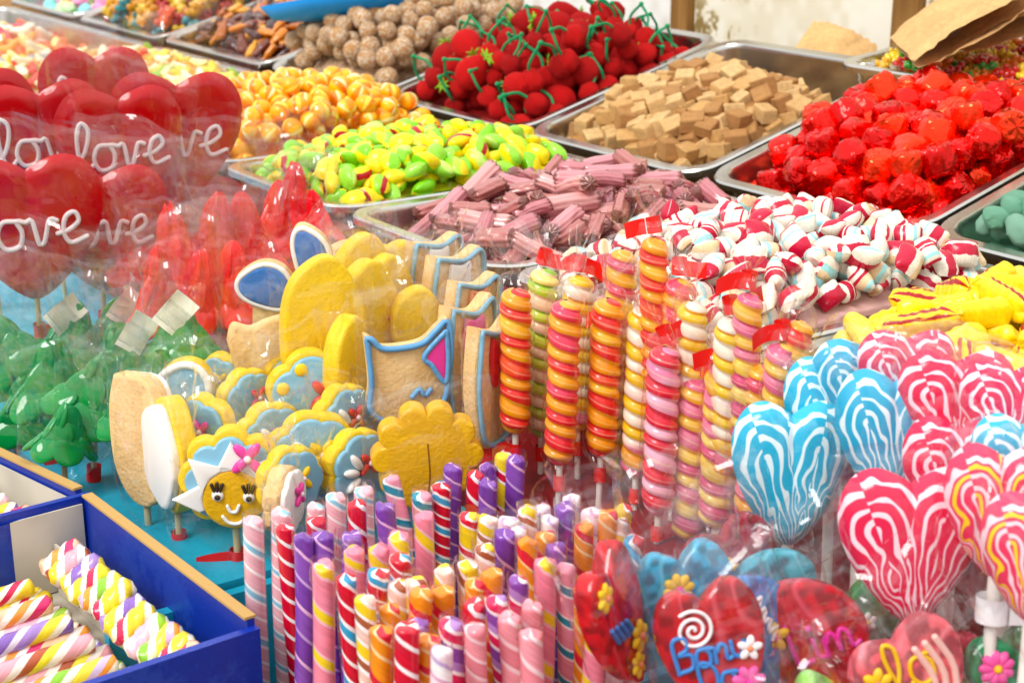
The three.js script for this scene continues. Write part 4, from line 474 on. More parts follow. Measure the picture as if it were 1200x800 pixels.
  for (const [x, y, t, w, yaw, bm, lb, kind] of Bq) { const R = M_(w, t) / 2, p = kind === 2 ? circlePts(R * 0.85, R * 1.05, 48, (a) => 1 + 0.12 * Math.cos(2 * a - 0.8)) : scallop(R * 1.04, 7, 0.13); k = cookie(lb, x, y, t, p, { yaw, tape: kind === 1 ? 1 : 0, body: kind === 3 ? biscuit : yellowIce }); part('icing', slab(shrink(p, 0.9), 0.004, 0.0015), kind === 3 ? whiteIce : paleBlue, k.c).position.z = 0.0075; if (kind === 2) part('outline', line(shrink(p, 0.88), 0.009, 0.003), whiteIce, k.c); if (kind !== 2) bow(k.c, R * 0.15, R * 0.15, 0.011, R * 0.42, bm); if (kind === 1) for (const [a, l] of [[2.2, 0.55], [2.9, 0.5], [3.7, 0.5], [4.6, 0.4]]) part('petal', new THREE.SphereGeometry(1, 10, 7).scale(R * l * 0.55, R * 0.12, 0.003).rotateZ(a).translate(Math.cos(a) * R * 0.45, Math.sin(a) * R * 0.45 - R * 0.1, 0.0105), whiteIce, k.c); for (const a of [0.4, 1.2, 2.0, 2.7]) if (kind < 1 && R > 0.034) part('bead', new THREE.SphereGeometry(R * 0.14, 10, 7).scale(1, 1, 0.5).translate(Math.cos(a) * R * 0.75, Math.sin(a) * R * 0.75, 0.009), yellowLine, k.c); }
  // the smiling sun face
  const R = M_(60, 1.04), fl = scallop(R * 1.06, 8, 0.2); k = cookie('smiling sun face cookie with white crown, lashes and pink bow in its bag', 273, 558, 1.04, fl, { yaw: -0.12, body: yellowIce, tape: 3, bagK: 1.02 });
  part('icing', slab(shrink(fl, 0.86), 0.004, 0.0015), paleBlue, k.c).position.z = 0.0075;
  const face = part('face', slab(circlePts(R * 0.62), 0.006, 0.0022), goldIce, k.c); face.position.set(0.001, -R * 0.32, 0.0105);
  const cr = []; for (let i = 0; i <= 10; i++) { const a = Math.PI * (1.12 - 1.24 * i / 10), q = i % 2 ? 1.18 : 0.72; cr.push([Math.cos(a) * R * q, Math.sin(a) * R * q]); } for (let i = 10; i >= 0; i--) { const a = Math.PI * (1.12 - 1.24 * i / 10); cr.push([Math.cos(a) * R * 0.6, Math.sin(a) * R * 0.6]); }
  part('crown', slab(cr, 0.005, 0.0018), whiteIce, k.c).position.set(0.001, -R * 0.32, 0.0115); bow(k.c, R * 0.35, R * 0.55, 0.015, R * 0.42, pinkIce);
  for (const s of [-1, 1]) { const ex = s * R * 0.3, ey = R * 0.1 - (s > 0 ? R * 0.05 : 0); part('eye', new THREE.SphereGeometry(R * 0.12, 12, 8).scale(1, 1, 0.4).translate(ex, ey, 0.0035), whiteIce, face); part('pupil', new THREE.SphereGeometry(R * 0.06, 10, 7).scale(1, 1, 0.5).translate(ex, ey - R * 0.02, 0.0055), blackIce, face); for (const d of [-0.5, 0, 0.5]) part('eyelash', tube([[ex + Math.sin(d) * R * 0.12, ey + R * 0.1, 0.004], [ex + Math.sin(d) * R * 0.22, ey + R * (0.26 - 0.05 * Math.abs(d)), 0.004]], 0.0012, 3, 5), blackIce, face); }
  part('nose', tube([[-R * 0.12, -R * 0.12, 0.004], [-R * 0.06, -R * 0.24, 0.004], [R * 0.04, -R * 0.24, 0.004], [R * 0.1, -R * 0.12, 0.004]], 0.0013, 10, 6), whiteIce, face); part('mouth', tube([[-R * 0.22, -R * 0.34, 0.004], [-R * 0.1, -R * 0.47, 0.004], [R * 0.08, -R * 0.49, 0.004], [R * 0.2, -R * 0.4, 0.004]], 0.0013, 10, 6), whiteIce, face);
}
// ---------------------------------------------------------------- spiral lollipops
{
  const pal = { orange: ['#f59a0a', '#e8261e', '#f7b61a', '#f0502a'], red: ['#e8222a', '#f79a12', '#ee3a5a', '#f7a81c'], green: ['#c8d830', '#f0c8a0', '#8cc83a', '#f2e27a'], yellow: ['#f2c414', '#f6e6d0', '#f0a01a', '#e26a8a'], pink: ['#f07aa0', '#e02a3e', '#f7b0c4', '#e8203a'], gold: ['#f0a818', '#e04a6a', '#f2c02a', '#d8244a'], rose: ['#e8809a', '#f2b43a', '#d84a76', '#f0c84a'] };
  const mat = {}; for (const k in pal) { const c = pal[k].map(hex), nz = pnoise(k.length * 7 + k.charCodeAt(0), 8); mat[k] = new THREE.MeshPhysicalMaterial({ map: dataTex(128, 128, (u, v) => { const q = u * 2, i = Math.floor(q), f = q - i, w = 0.12 * (nz(u, v) - 0.5), drift = smooth(0.4, 0.6, nz(0.3, v)); const main = mix3(c[i * 1], c[(i + 2) % 4], drift), ln = c[(i + 1) % 4]; const q2 = f + w; return q2 < 0.22 ? mix3(main, ln, 0.92) : q2 > 0.56 && q2 < 0.66 ? mix3(main, [255, 232, 190], 0.45) : main; }), roughness: 0.3, clearcoat: 0.6, clearcoatRoughness: 0.12 }); }
  const spiralGeo = (R, L, N) => surf(Math.round(N * 9), 22, (s, a) => { const q = s * N + 0.45 * noise(s * 6, N, R * 900) + a / 6.28319 * 2, f = q - Math.floor(q), taper = Math.pow(Math.min(1, s * 12 + 0.02), 0.5) * Math.pow(clamp(1 - Math.pow(1 - Math.min(1, (1 - s) * 11), 2.4), 0.02, 1), 0.5), r = R * taper * (0.79 + 0.21 * Math.pow(Math.sin(Math.PI * f), 0.55)) * (1 + 0.07 * noise(Math.cos(a), Math.sin(a) + s * 7, R * 700)); return [r * Math.cos(a), L * s, -r * Math.sin(a)]; }, { uv: (s, a) => [(s * N + 0.45 * noise(s * 6, N, R * 900) + a / 6.28319 * 2) / 2, s] });
  const sleeve = (R, L, seed) => toCreasedNormals(surf(44, 30, (s, a) => { const lo = smooth(0, 0.12, s), hi = smooth(0.93, 0.79, s), tuft = smooth(0.86, 1, s); let r = (R + 0.0016) * (0.22 + 0.78 * Math.min(lo, hi)); r *= 1 + 0.05 * noise(Math.cos(a) * 2, Math.sin(a) * 2 + s * 9, seed) + 0.1 * Math.abs(noise(a * 2.2, s * 14, seed)) + 0.05 * Math.abs(noise(a * 5, s * 30, seed)) + (1 - Math.min(lo, hi)) * 0.3 * Math.cos(9 * a + seed); if (tuft > 0) r = R * (0.22 + 1.05 * tuft) * (1 + 0.35 * Math.cos(5 * a + seed) + 0.3 * noise(a * 2, s * 8, seed)); return [r * Math.cos(a) + tuft * 0.008 * Math.sin(seed * 3), -0.012 + (L + 0.044) * s, -r * Math.sin(a) * (1 - 0.45 * tuft) + tuft * 0.006 * Math.cos(seed * 5)]; }), 0.35);
  const SP = [[604, 340, 508, 1.1, 'orange', 37, 'orange spiral lollipop with a white film tuft standing next to tan cookies'], [634, 318, 512, 1.15, 'green', 36, 'lime and cream spiral lollipop behind the orange one'], [656, 355, 545, 1.08, 'red', 38, 'red and orange spiral lollipop with tightly packed coils'], [677, 325, 505, 1.14, 'yellow', 37, 'yellow and rose spiral lollipop between two orange ones'], [704, 352, 535, 1.09, 'orange', 38, 'amber spiral lollipop with thin red coils beside the pink one'], [724, 296, 470, 1.17, 'gold', 36, 'gold and red spiral lollipop whose tuft touches the mauve tray'], [767, 282, 450, 1.18, 'orange', 35, 'orange spiral lollipop behind the rest below the striped pillows'], [745, 362, 560, 1.1, 'yellow', 38, 'cream and yellow spiral lollipop with red tape across its neck'], [722, 385, 560, 1.13, 'green', 36, 'lime spiral lollipop half hidden behind the amber one'], [771, 408, 603, 1.04, 'pink', 40, 'pink and red spiral lollipop with the brightest coils'], [801, 395, 590, 1.09, 'gold', 39, 'gold spiral lollipop right behind the pink one'], [804, 440, 632, 1.05, 'rose', 38, 'rose and gold spiral lollipop squeezed beside the pink one'], [838, 428, 618, 1.03, 'rose', 42, 'thick rose yellow and red spiral lollipop in loose film'], [878, 425, 612, 1.06, 'gold', 40, 'gold spiral lollipop with a red tape loop next to the blue heart'], [905, 402, 590, 1.09, 'rose', 38, 'rose spiral lollipop touching the blue heart bag'], [847, 372, 560, 1.14, 'yellow', 36, 'yellow spiral lollipop under the red tape knots'], [925, 378, 560, 1.12, 'orange', 36, 'amber spiral lollipop against the striped pillow tray'], [790, 330, 500, 1.16, 'red', 35, 'red spiral lollipop with pale tuft among tape strips'], [870, 345, 520, 1.17, 'rose', 35, 'rose spiral lollipop deep in the cluster by the tray'], [812, 355, 540, 1.13, 'yellow', 36, 'lemon spiral lollipop in the middle of the cluster']];
  SP.forEach(([x, y0, y1, t0, p, w, label], k) => { const t = Math.min(t0, depthZ(x, (y0 + y1) / 2, -0.672 + 0.004 * (k % 4)));
    const g = thing('spiral_lollipop', label, 'lollipop', 'twisted spiral lollipops'), R = M_(w, t) / 2, L = M_(y1 - y0, t) / Math.cos(PITCH + 0.02), H = place(g, x, y1, t, REDB, rr(0, 6), rr(-0.035, 0.035), rr(-0.02, 0.03));
    stick(g, H, 0.0022, whiteStick, 0.01); const c = part('candy', spiralGeo(R, L, Math.round(L / 0.0092)), mat[p], g); c.position.y = H; c.rotation.y = k;
    const s = part('wrapper', sleeve(R, L, k * 1.7 + 1), film, g); s.position.y = H; part('tape', tapeRing(H - 0.012, 0.0042, 0.011, k % 3 ? 0 : 0.02, k), redTape, g);
    if (k > 5 && k % 3 !== 1 || k === 1 || k === 3) { const n = part('neck_tape', tapeRing(0, 0.005, 0.0105, 0.016, k + 9, k % 2 ? 1 : -1), redTape, g); n.position.y = H + L + 0.008; n.rotation.set(rr(-0.3, 0.3), faceCam(g.position) - g.rotation.y + rr(-0.5, 0.5), rr(-0.4, 0.5)); }
  });
}
// ---------------------------------------------------------------- swirled heart lollipops
{
  const swirl = (base, alt, seed, third) => { const nz = pnoise(seed, 6), n2 = pnoise(seed + 1, 14), a0 = hex(base), a1 = hex(alt), a2 = third && hex(third); return dataTex(384, 384, (u, v) => {
    const X = (u - 0.5) * 2, Yv = (v - 0.5) * 2, sd = X < 0.1 * Math.sin(Yv * 3 + seed) ? -1 : 1, cx = sd > 0 ? 0.4 : -0.48, cy = sd > 0 ? 0.34 : 0.26, tx = 0.02, ty = -1.05;
    const ex = tx - cx, ey = ty - cy, h = clamp(((X - cx) * ex + (Yv - cy) * ey) / (ex * ex + ey * ey), 0, 1), dx = X - cx - ex * h, dy = Yv - cy - ey * h, side = Math.sign(dx * ey - dy * ex), wl = 0.52 * (1 - h) + 0.13, low = smooth(0, 0.6, h);
    let ph = Math.hypot(dx, dy * 0.92) / wl * 3.4 + side * 0.24 * (1 - low) + (nz(u + sd * 0.2, v) - 0.5) * (0.5 + 1.5 * low) + (n2(u * 1.2, v * 0.55) - 0.5) * (0.2 + 1.3 * low) + 0.3 * h * side; ph += sd * 0.21 + seed * 0.13; const f = ph - Math.floor(ph); const wd = 0.2 + 0.34 * n2(u * 0.9 + 0.3, v * 0.6), e = smooth(0.05, 0.11, f) * smooth(0.06 + wd, wd, f); let c = mix3(a0, a1, e * 0.95); if (a2) { const b = smooth(0.62, 0.68, f) * smooth(0.95, 0.9, f) * (Math.floor(ph) % 2 ? 1 : 0.0); c = mix3(c, a2, b); } return c; }, { wrap: false }); };
  const mk = (b, a, s, t) => new THREE.MeshPhysicalMaterial({ map: swirl(b, a, s, t), roughness: 0.25, clearcoat: 0.8, clearcoatRoughness: 0.08 });
  const blue = [mk('#12b0d4', '#f0fafa', 3), mk('#14a8d0', '#ecf8fa', 8)], red = [mk('#e40848', '#fdecf0', 5), mk('#de064c', '#feeef2', 12)], pinky = mk('#e8305c', '#fbdfe4', 15, '#f7d21a');
  const HT = [[926, 556, -0.622, 132, 178, 0.35, 0, blue[0], 'large blue and white swirled heart lollipop standing before spiral lollipops'], [1045, 512, -0.645, 128, 165, 0.45, 0.0, blue[1], 'blue swirled heart lollipop behind the crimson heart'], [975, 485, -0.66, 110, 140, 0.5, 0, blue[0], 'blue swirled heart lollipop tucked between two blue hearts'], [1012, 455, -0.672, 118, 120, 0.45, 0, blue[1], 'blue swirled heart lollipop against the striped pillow tray'], [1068, 640, -0.6, 160, 192, 0.3, 0.06, red[0], 'large crimson and white swirled heart lollipop with its point down over the red board'], [1062, 440, -0.676, 110, 110, 0.45, 0, red[1], 'small crimson swirled heart lollipop under the yellow chews'], [1120, 478, -0.668, 130, 140, 0.4, 0, red[0], 'crimson swirled heart lollipop beside the small crimson one'], [1185, 482, -0.676, 115, 120, 0.4, 0, red[1], 'crimson swirled heart lollipop by the yellow chews and blue heart'], [1195, 548, -0.65, 110, 130, 0.4, 0, blue[0], 'blue swirled heart lollipop among the crimson ones'], [1120, 560, -0.648, 120, 150, 0.4, 0, red[0], 'crimson swirled heart lollipop behind the pink one'], [1172, 600, -0.62, 125, 165, 0.35, 0.0, pinky, 'pink heart lollipop with yellow edge and white swirls'], [1215, 655, -0.588, 125, 160, 0.2, 0.0, pinky, 'pink and yellow swirled heart lollipop beside the large crimson heart']];
  HT.forEach(([x, y, zz, w, h, yaw, lean, m, label], k) => { const t = depthZ(x, y, zz);
    const g = thing('swirl_heart_lollipop', label, 'lollipop', 'swirled heart lollipops'), W = M_(w, t) * 1.06, Hp = M_(h, t), H = place(g, x, y, t, REDB, yaw * 0.55, lean, -0.12);
    stick(g, H - Hp * 0.34, 0.0034, whiteStick); const c = part('candy', puffHeart(W, Hp, 0.024, 0.2, 3.4), m, g); c.position.y = H;
    const b = part('wrapper', bagGeo(W * 1.1, Hp * 0.53, Hp * 0.78, 0.0165, 500 + k), film, g); b.position.y = H;
    if (k % 2 === 0) part('tape', tapeRing(H - Hp * 0.72, 0.0085, 0.013, k % 4 ? 0.02 : 0.03, k, k % 3 ? 1 : -1), whiteTape, g);
  });
}
// ---------------------------------------------------------------- upright rock sticks
{
  const W = '#fdf3f1', ROCK = { pinkblue: [['#f5b8c0', 0.3], [W, 0.08], ['#8fcbe0', 0.12], [W, 0.08], ['#f5b8c0', 0.34], [W, 0.08]], red: [['#d80c2e', 0.42], [W, 0.1], ['#d80c2e', 0.38], [W, 0.1]], purple: [['#7a3fa8', 0.4], ['#c9a2dc', 0.06], ['#8a50b4', 0.4], ['#e8b8dc', 0.07]], pinkyellow: [['#f58aa0', 0.36], ['#f8c0c8', 0.06], ['#f5d21e', 0.2], ['#f8c0c8', 0.06], ['#f58aa0', 0.32]], redblue: [['#d80c2e', 0.3], [W, 0.08], ['#2f9fce', 0.18], [W, 0.08], ['#d80c2e', 0.28], [W, 0.08]], brown: [['#a85a34', 0.16], [W, 0.08], ['#f2cf1c', 0.28], [W, 0.08], ['#f3c9b8', 0.22], [W, 0.1]], orange: [['#f59412', 0.4], ['#fbd89a', 0.08], ['#f59412', 0.2], ['#fbd89a', 0.06], ['#e0203a', 0.18]], yellowred: [['#f4d41a', 0.34], [W, 0.08], ['#d81436', 0.2], [W, 0.08], ['#f4d41a', 0.3]], purplered: [['#8a4aa8', 0.34], [W, 0.1], ['#e0205a', 0.26], [W, 0.1], ['#b888cc', 0.2]], pink: [['#f59aa4', 0.42], ['#fcd6d8', 0.1], ['#f28c98', 0.38], ['#fcd6d8', 0.1]], teal: [['#f59ab0', 0.44], [W, 0.08], ['#1d93ac', 0.22], [W, 0.08], ['#f59ab0', 0.18]], white: [['#f6dde4', 0.5], ['#e4a8c4', 0.1], [W, 0.3], ['#c8a8d8', 0.1]] };
  const nm = { pinkblue: 'pale pink and blue', red: 'red and white', purple: 'purple and lilac', pinkyellow: 'pink and yellow', redblue: 'red white and blue', brown: 'brown yellow and cream', orange: 'orange and red', yellowred: 'yellow and red', purplered: 'purple and cerise', pink: 'all pink', teal: 'pink and teal', white: 'white and mauve' };
  const mt = {}; for (const k in ROCK) mt[k] = striped(ROCK[k], { roughness: 0.22, clearcoat: 0.8 });
  const rgeo = [0, 1, 2, 3, 4, 5].map((v) => surf(34, 20, (s0, a) => { const s = s0 < 0.85 ? s0 / 0.85 * 0.985 : 0.985 + (s0 - 0.85) / 0.15 * 0.015, R = 0.0059, tw = s * 62, q = s0 > 0.85 ? Math.pow(Math.max(0, 1 - Math.pow((s0 - 0.85) / 0.15, 3)), 0.5) : s === 0 ? 0.02 : 1, k = 1 + 0.035 * Math.cos(3 * (a + tw) + v) + 0.02 * noise(s * 14, Math.cos(a), v); return [R * q * k * Math.cos(a) + 0.0012 * Math.sin(s * 9 + v), 0.27 * (s - 1) + (s0 > 0.84 ? 0.0024 * noise(Math.cos(a) * q * 1.4, Math.sin(a) * q * 1.4, v * 3 + 0.5) : 0), -R * q * k * Math.sin(a)]; }, { uv: (s, a) => [a / 6.28319 + (s < 0.85 ? s / 0.85 * 0.985 : 0.985 + (s - 0.85) / 10) * [9, 13, 11, 8, 14, 10][v], s] }));
  const capM = gloss('#fbeeee', 0.35, 0.4);
  const A = '133,243,pinkblue 225,218,pinkblue 235,262,red 297,300,purple 345,245,red 362,398,pinkyellow 370,295,purple 340,200,pinkblue 415,158,pinkblue 440,435,redblue 470,345,pinkyellow 455,297,purple 480,190,red 505,145,pinkblue 515,500,brown 555,340,pinkyellow 550,418,redblue 575,200,purple 585,537,orange 590,110,teal 615,455,brown 625,295,pinkyellow 628,370,redblue 675,445,brown 680,585,purplered 695,485,orange 700,160,teal 705,230,pinkyellow 762,130,redblue 770,405,brown 768,478,orange 800,70,purple 800,585,purplered 848,390,brown 855,230,yellowred 870,530,red 880,90,red 880,605,pink 882,450,orange 915,65,purple 918,240,brown 920,125,purple 935,418,orange 950,510,purplered 965,25,yellowred 975,285,purple 985,245,white 990,575,pink 1015,38,purple 1018,445,purplered 1022,270,white 1045,312,orange 1050,210,brown 1070,535,pink 1110,385,pinkyellow 1115,295,orange 1090,200,white 1060,620,pink 720,640,orange 640,600,red 560,610,orange 760,680,white 900,330,brown'.split(' ').map((s) => s.split(',')).map(([x, y, p]) => [250 + x / 2.857, 520 + y / 2.857, p]);
  const Bk = '200,172,white 265,215,white 315,225,orange 375,205,yellowred 358,252,brown 235,262,orange 415,308,redblue 180,402,teal 175,195,purple 125,240,white 50,210,brown 350,400,white 240,470,orange 290,560,pinkyellow 150,330,purple'.split(' ').map((s) => s.split(',')).map(([x, y, p]) => [600 + x / 2.857, 520 + y / 2.857, p]);
  const rnd = mulberry(505);
  [...A, ...Bk].forEach(([x, y, p], k) => {
    const Yt = 1.122 + rr(-0.006, 0.006, rnd), P = onY(x, y, Yt), g = thing('rock_stick', nm[p] + ' striped rock candy stick standing upright in the turquoise box', 'rock candy', nm[p] + ' rock sticks');
    const b = part('candy', rgeo[k % 6], mt[p], g); b.rotation.y = rnd() * 6.28; const f = part('film_end', (() => { const q = mulberry(k); return surf(4, 12, (s, a) => { const r = 0.0061 * (s < 0.7 ? 1.03 : 1.0) * (1 + 0.12 * noise(Math.cos(a) * 3, Math.sin(a) * 3, k + s * 4)); return [r * Math.cos(a), -0.012 + 0.0145 * s, -r * Math.sin(a)]; }); })(), film, g);
    g.position.copy(P); const ln = k === 19 ? 0.22 : k === 56 ? 0.1 : 0; g.rotation.set(rr(-0.05, 0.05, rnd), 0, rr(-0.055, 0.055, rnd)); const fat = rr(0.93, 1.08, rnd); g.scale.set(fat, 1, fat); if (ln) g.rotateOnAxis(FWD, -ln); 
  });
}
// ---------------------------------------------------------------- blue boxes with rock sticks
{
  const navyT = paintTex(161, hex('#0d309e'), hex('#3f5cb4'), 0.35, 0.965); navyT.repeat.set(5, 5);
  const navy = new THREE.MeshPhysicalMaterial({ map: navyT, roughness: 0.38, clearcoat: 0.3, clearcoatRoughness: 0.25, bumpMap: grainTex, bumpScale: 0.0002 });
  const card = (() => { const a = pnoise(151, 60), b = pnoise(152, 8); return new THREE.MeshStandardMaterial({ map: dataTex(256, 256, (u, v) => hex('#cfc6b4').map((x) => x * (0.88 + 0.1 * a(u, v) + 0.08 * b(u, v)))), roughness: 0.85 }); })(), cardEdge = matte('#c09a5c', 0.85);
  const st = { y: [['#f2d422', 0.3], ['#fbf6dc', 0.12], ['#f2d422', 0.14], ['#fbf6dc', 0.1], ['#d81850', 0.12], ['#fbf6dc', 0.08]], o: [['#f8c49c', 0.3], ['#fdeee6', 0.14], ['#f59a3a', 0.12], ['#fdeee6', 0.12], ['#d8206a', 0.16]], g: [['#f4b8cc', 0.3], ['#f4f4e4', 0.2], ['#9ccc30', 0.16], ['#f4f4e4', 0.14], ['#f6c6d4', 0.2]], p: [['#8a62b8', 0.2], ['#e9e2ee', 0.12], ['#a884cc', 0.2], ['#f2dc2c', 0.18], ['#f6f0dc', 0.14]], b: [['#f0a8b4', 0.24], ['#fbeee6', 0.14], ['#b8562c', 0.16], ['#f4e22a', 0.18], ['#fbeee6', 0.14]], l: [['#8cc82c', 0.18], ['#eef2d8', 0.16], ['#f0dc3a', 0.2], ['#d0b8e0', 0.14], ['#f59a2a', 0.12], ['#fbf4e6', 0.14]] };
  const nmS = { y: 'yellow white and crimson', o: 'peach orange and crimson', g: 'pink and lime', p: 'violet and yellow', b: 'pink brown and yellow', l: 'lime yellow and orange' }, sm = {}; for (const k in st) sm[k] = striped(st[k], { roughness: 0.3, clearcoat: 0.6 });
  const twistGeo = (R, L, tw, lob) => surf(Math.round(L * 340) + 6, 18, (s, a) => { const e = Math.min(s, 1 - s) * L / R, q = e < 0.5 ? Math.sqrt(Math.max(0.001, 1 - (1 - e * 2) ** 2)) : 1, k = 1 + lob * Math.cos(4 * (a - s * L * tw)); return [L * (s - 0.5), R * q * k * Math.sin(a), R * q * k * Math.cos(a)]; }, { uv: (s, a) => [-a / 6.28319 + s * L * tw / 6.28319, s] });
  function blueBox(A, Bp, deep, label, sticks) { // A, Bp: ends of the back rim
    const g = thing('cardboard_box', label, 'box', 'blue boxes of rock sticks'), y = A.y, len = A.distanceTo(Bp), hgt = y - 1.004; g.position.set(A.x, 1.004, A.z); g.rotation.y = Math.atan2(-(Bp.z - A.z), Bp.x - A.x); g.updateMatrixWorld(true);
    part('back_wall', box(0, len, 0, hgt, -0.006, -0.0012), navy, g); part('back_rim', box(0, len, hgt + 0.0006, hgt + 0.0022, -0.007, 0.0004), cardEdge, g);
    part('side_wall', box(-0.006, -0.0012, 0, hgt + 0.001, -0.006, deep), navy, g); part('side_wall', box(len + 0.0002, len + 0.006, 0, hgt - 0.004, -0.006, deep), navy, g); part('front_wall', box(0, len, 0, hgt, deep - 0.006, deep), navy, g); part('base', box(0, len, 0, 0.003, -0.001, deep - 0.006), card, g);
    const sideIn = part('lining', box(0, 0.0014, 0.004, hgt - 0.004, 0.001, deep - 0.008), card, g);
    return { g, len, hgt, deep };
  }
  const A = onY(96, 583, 1.07), Bp = onY(287, 728, 1.07), b1 = blueBox(A, Bp, 0.27, 'open dark blue cardboard box with grey lining and striped sticks');
  const strip = part('notched_strip', box(0.004, b1.len - 0.002, 0.004, 0.04, 0.0225, 0.024), card, b1.g);
  const order = 'y y o g y o p b l l g y p'.split(' '), n = 12, add1 = (name, geo, m, x, y, z, pitch, label, group) => { const s = part(numbered(name), geo, m); tag(s, label, 'rock candy', group); const mtx = new THREE.Matrix4().makeRotationY(Math.PI / 2 + rr(-0.03, 0.03)).multiply(new THREE.Matrix4().makeRotationZ(pitch)).multiply(new THREE.Matrix4().makeRotationX(rr(0, 6))); mtx.setPosition(x, y, z); mtx.premultiply(b1.g.matrixWorld); mtx.decompose(s.position, s.quaternion, V(1, 1, 1)); add(s); };
  const gS = twistGeo(0.0074, 0.032, 170, 0.1), gL = twistGeo(0.0062, 0.22, 130, 0.05);
  for (let i = 0; i < n; i++) { const x = 0.03 + i * (b1.len - 0.034) / n; add1('rock_stick_piece', gS, sm[order[(i * 5 + 2) % 13]], x, 0.04 + rr(-0.0025, 0.0025), 0.03 + rr(-0.002, 0.002), 0.45 + rr(-0.2, 0.2), 'short ' + nmS[order[(i * 5 + 2) % 13]] + ' twisted rock piece resting on the notched strip', 'short rock pieces on the strip');  }
  for (let i = 0; i < 13; i++) add1('long_rock_stick', gL, sm[order[i]], 0.024 + i * (b1.len - 0.03) / 13, 0.012 + (i % 2) * 0.003, 0.15, 0.03, 'long ' + nmS[order[i]] + ' rock stick lying on the floor of the blue box', 'long rock sticks in the blue box');
  for (let i = 0; i < 6; i++) add1('long_rock_stick', gL, sm[order[(i + 4) % 13]], 0.034 + i * (b1.len - 0.04) / 6, 0.025, 0.16, 0.03, 'long ' + nmS[order[(i + 4) % 13]] + ' rock stick in the upper layer of the blue box', 'upper long rock sticks');
  const A2 = onY(-120, 478, 1.07), B2 = onY(86, 576, 1.07), b2 = blueBox(A2, B2, 0.27, 'second blue box with the lilac striped sticks, next to the first');
  b2.g.updateMatrixWorld(true); part('lining', box(0.002, b2.len - 0.002, 0.004, b2.hgt - 0.006, 0.0002, 0.0016), card, b2.g);
  for (let i = 0; i < 7; i++) { const s = part(numbered('lilac_rock_stick'), gL, sm[['p', 'o', 'p', 'g', 'p', 'p', 'o'][i]]); tag(s, 'lilac and pink twisted rock stick lying in the second blue box', 'rock candy', 'lilac rock sticks in the second box'); const m = new THREE.Matrix4().makeRotationY(Math.PI / 2 + 0.02 * (i % 3 - 1)).multiply(new THREE.Matrix4().makeRotationX(i)); m.setPosition(b2.len - 0.014 - i * 0.0165, 0.044 + 0.003 * (i % 2), 0.125); m.premultiply(b2.g.matrixWorld); m.decompose(s.position, s.quaternion, V(1, 1, 1)); add(s); }
}
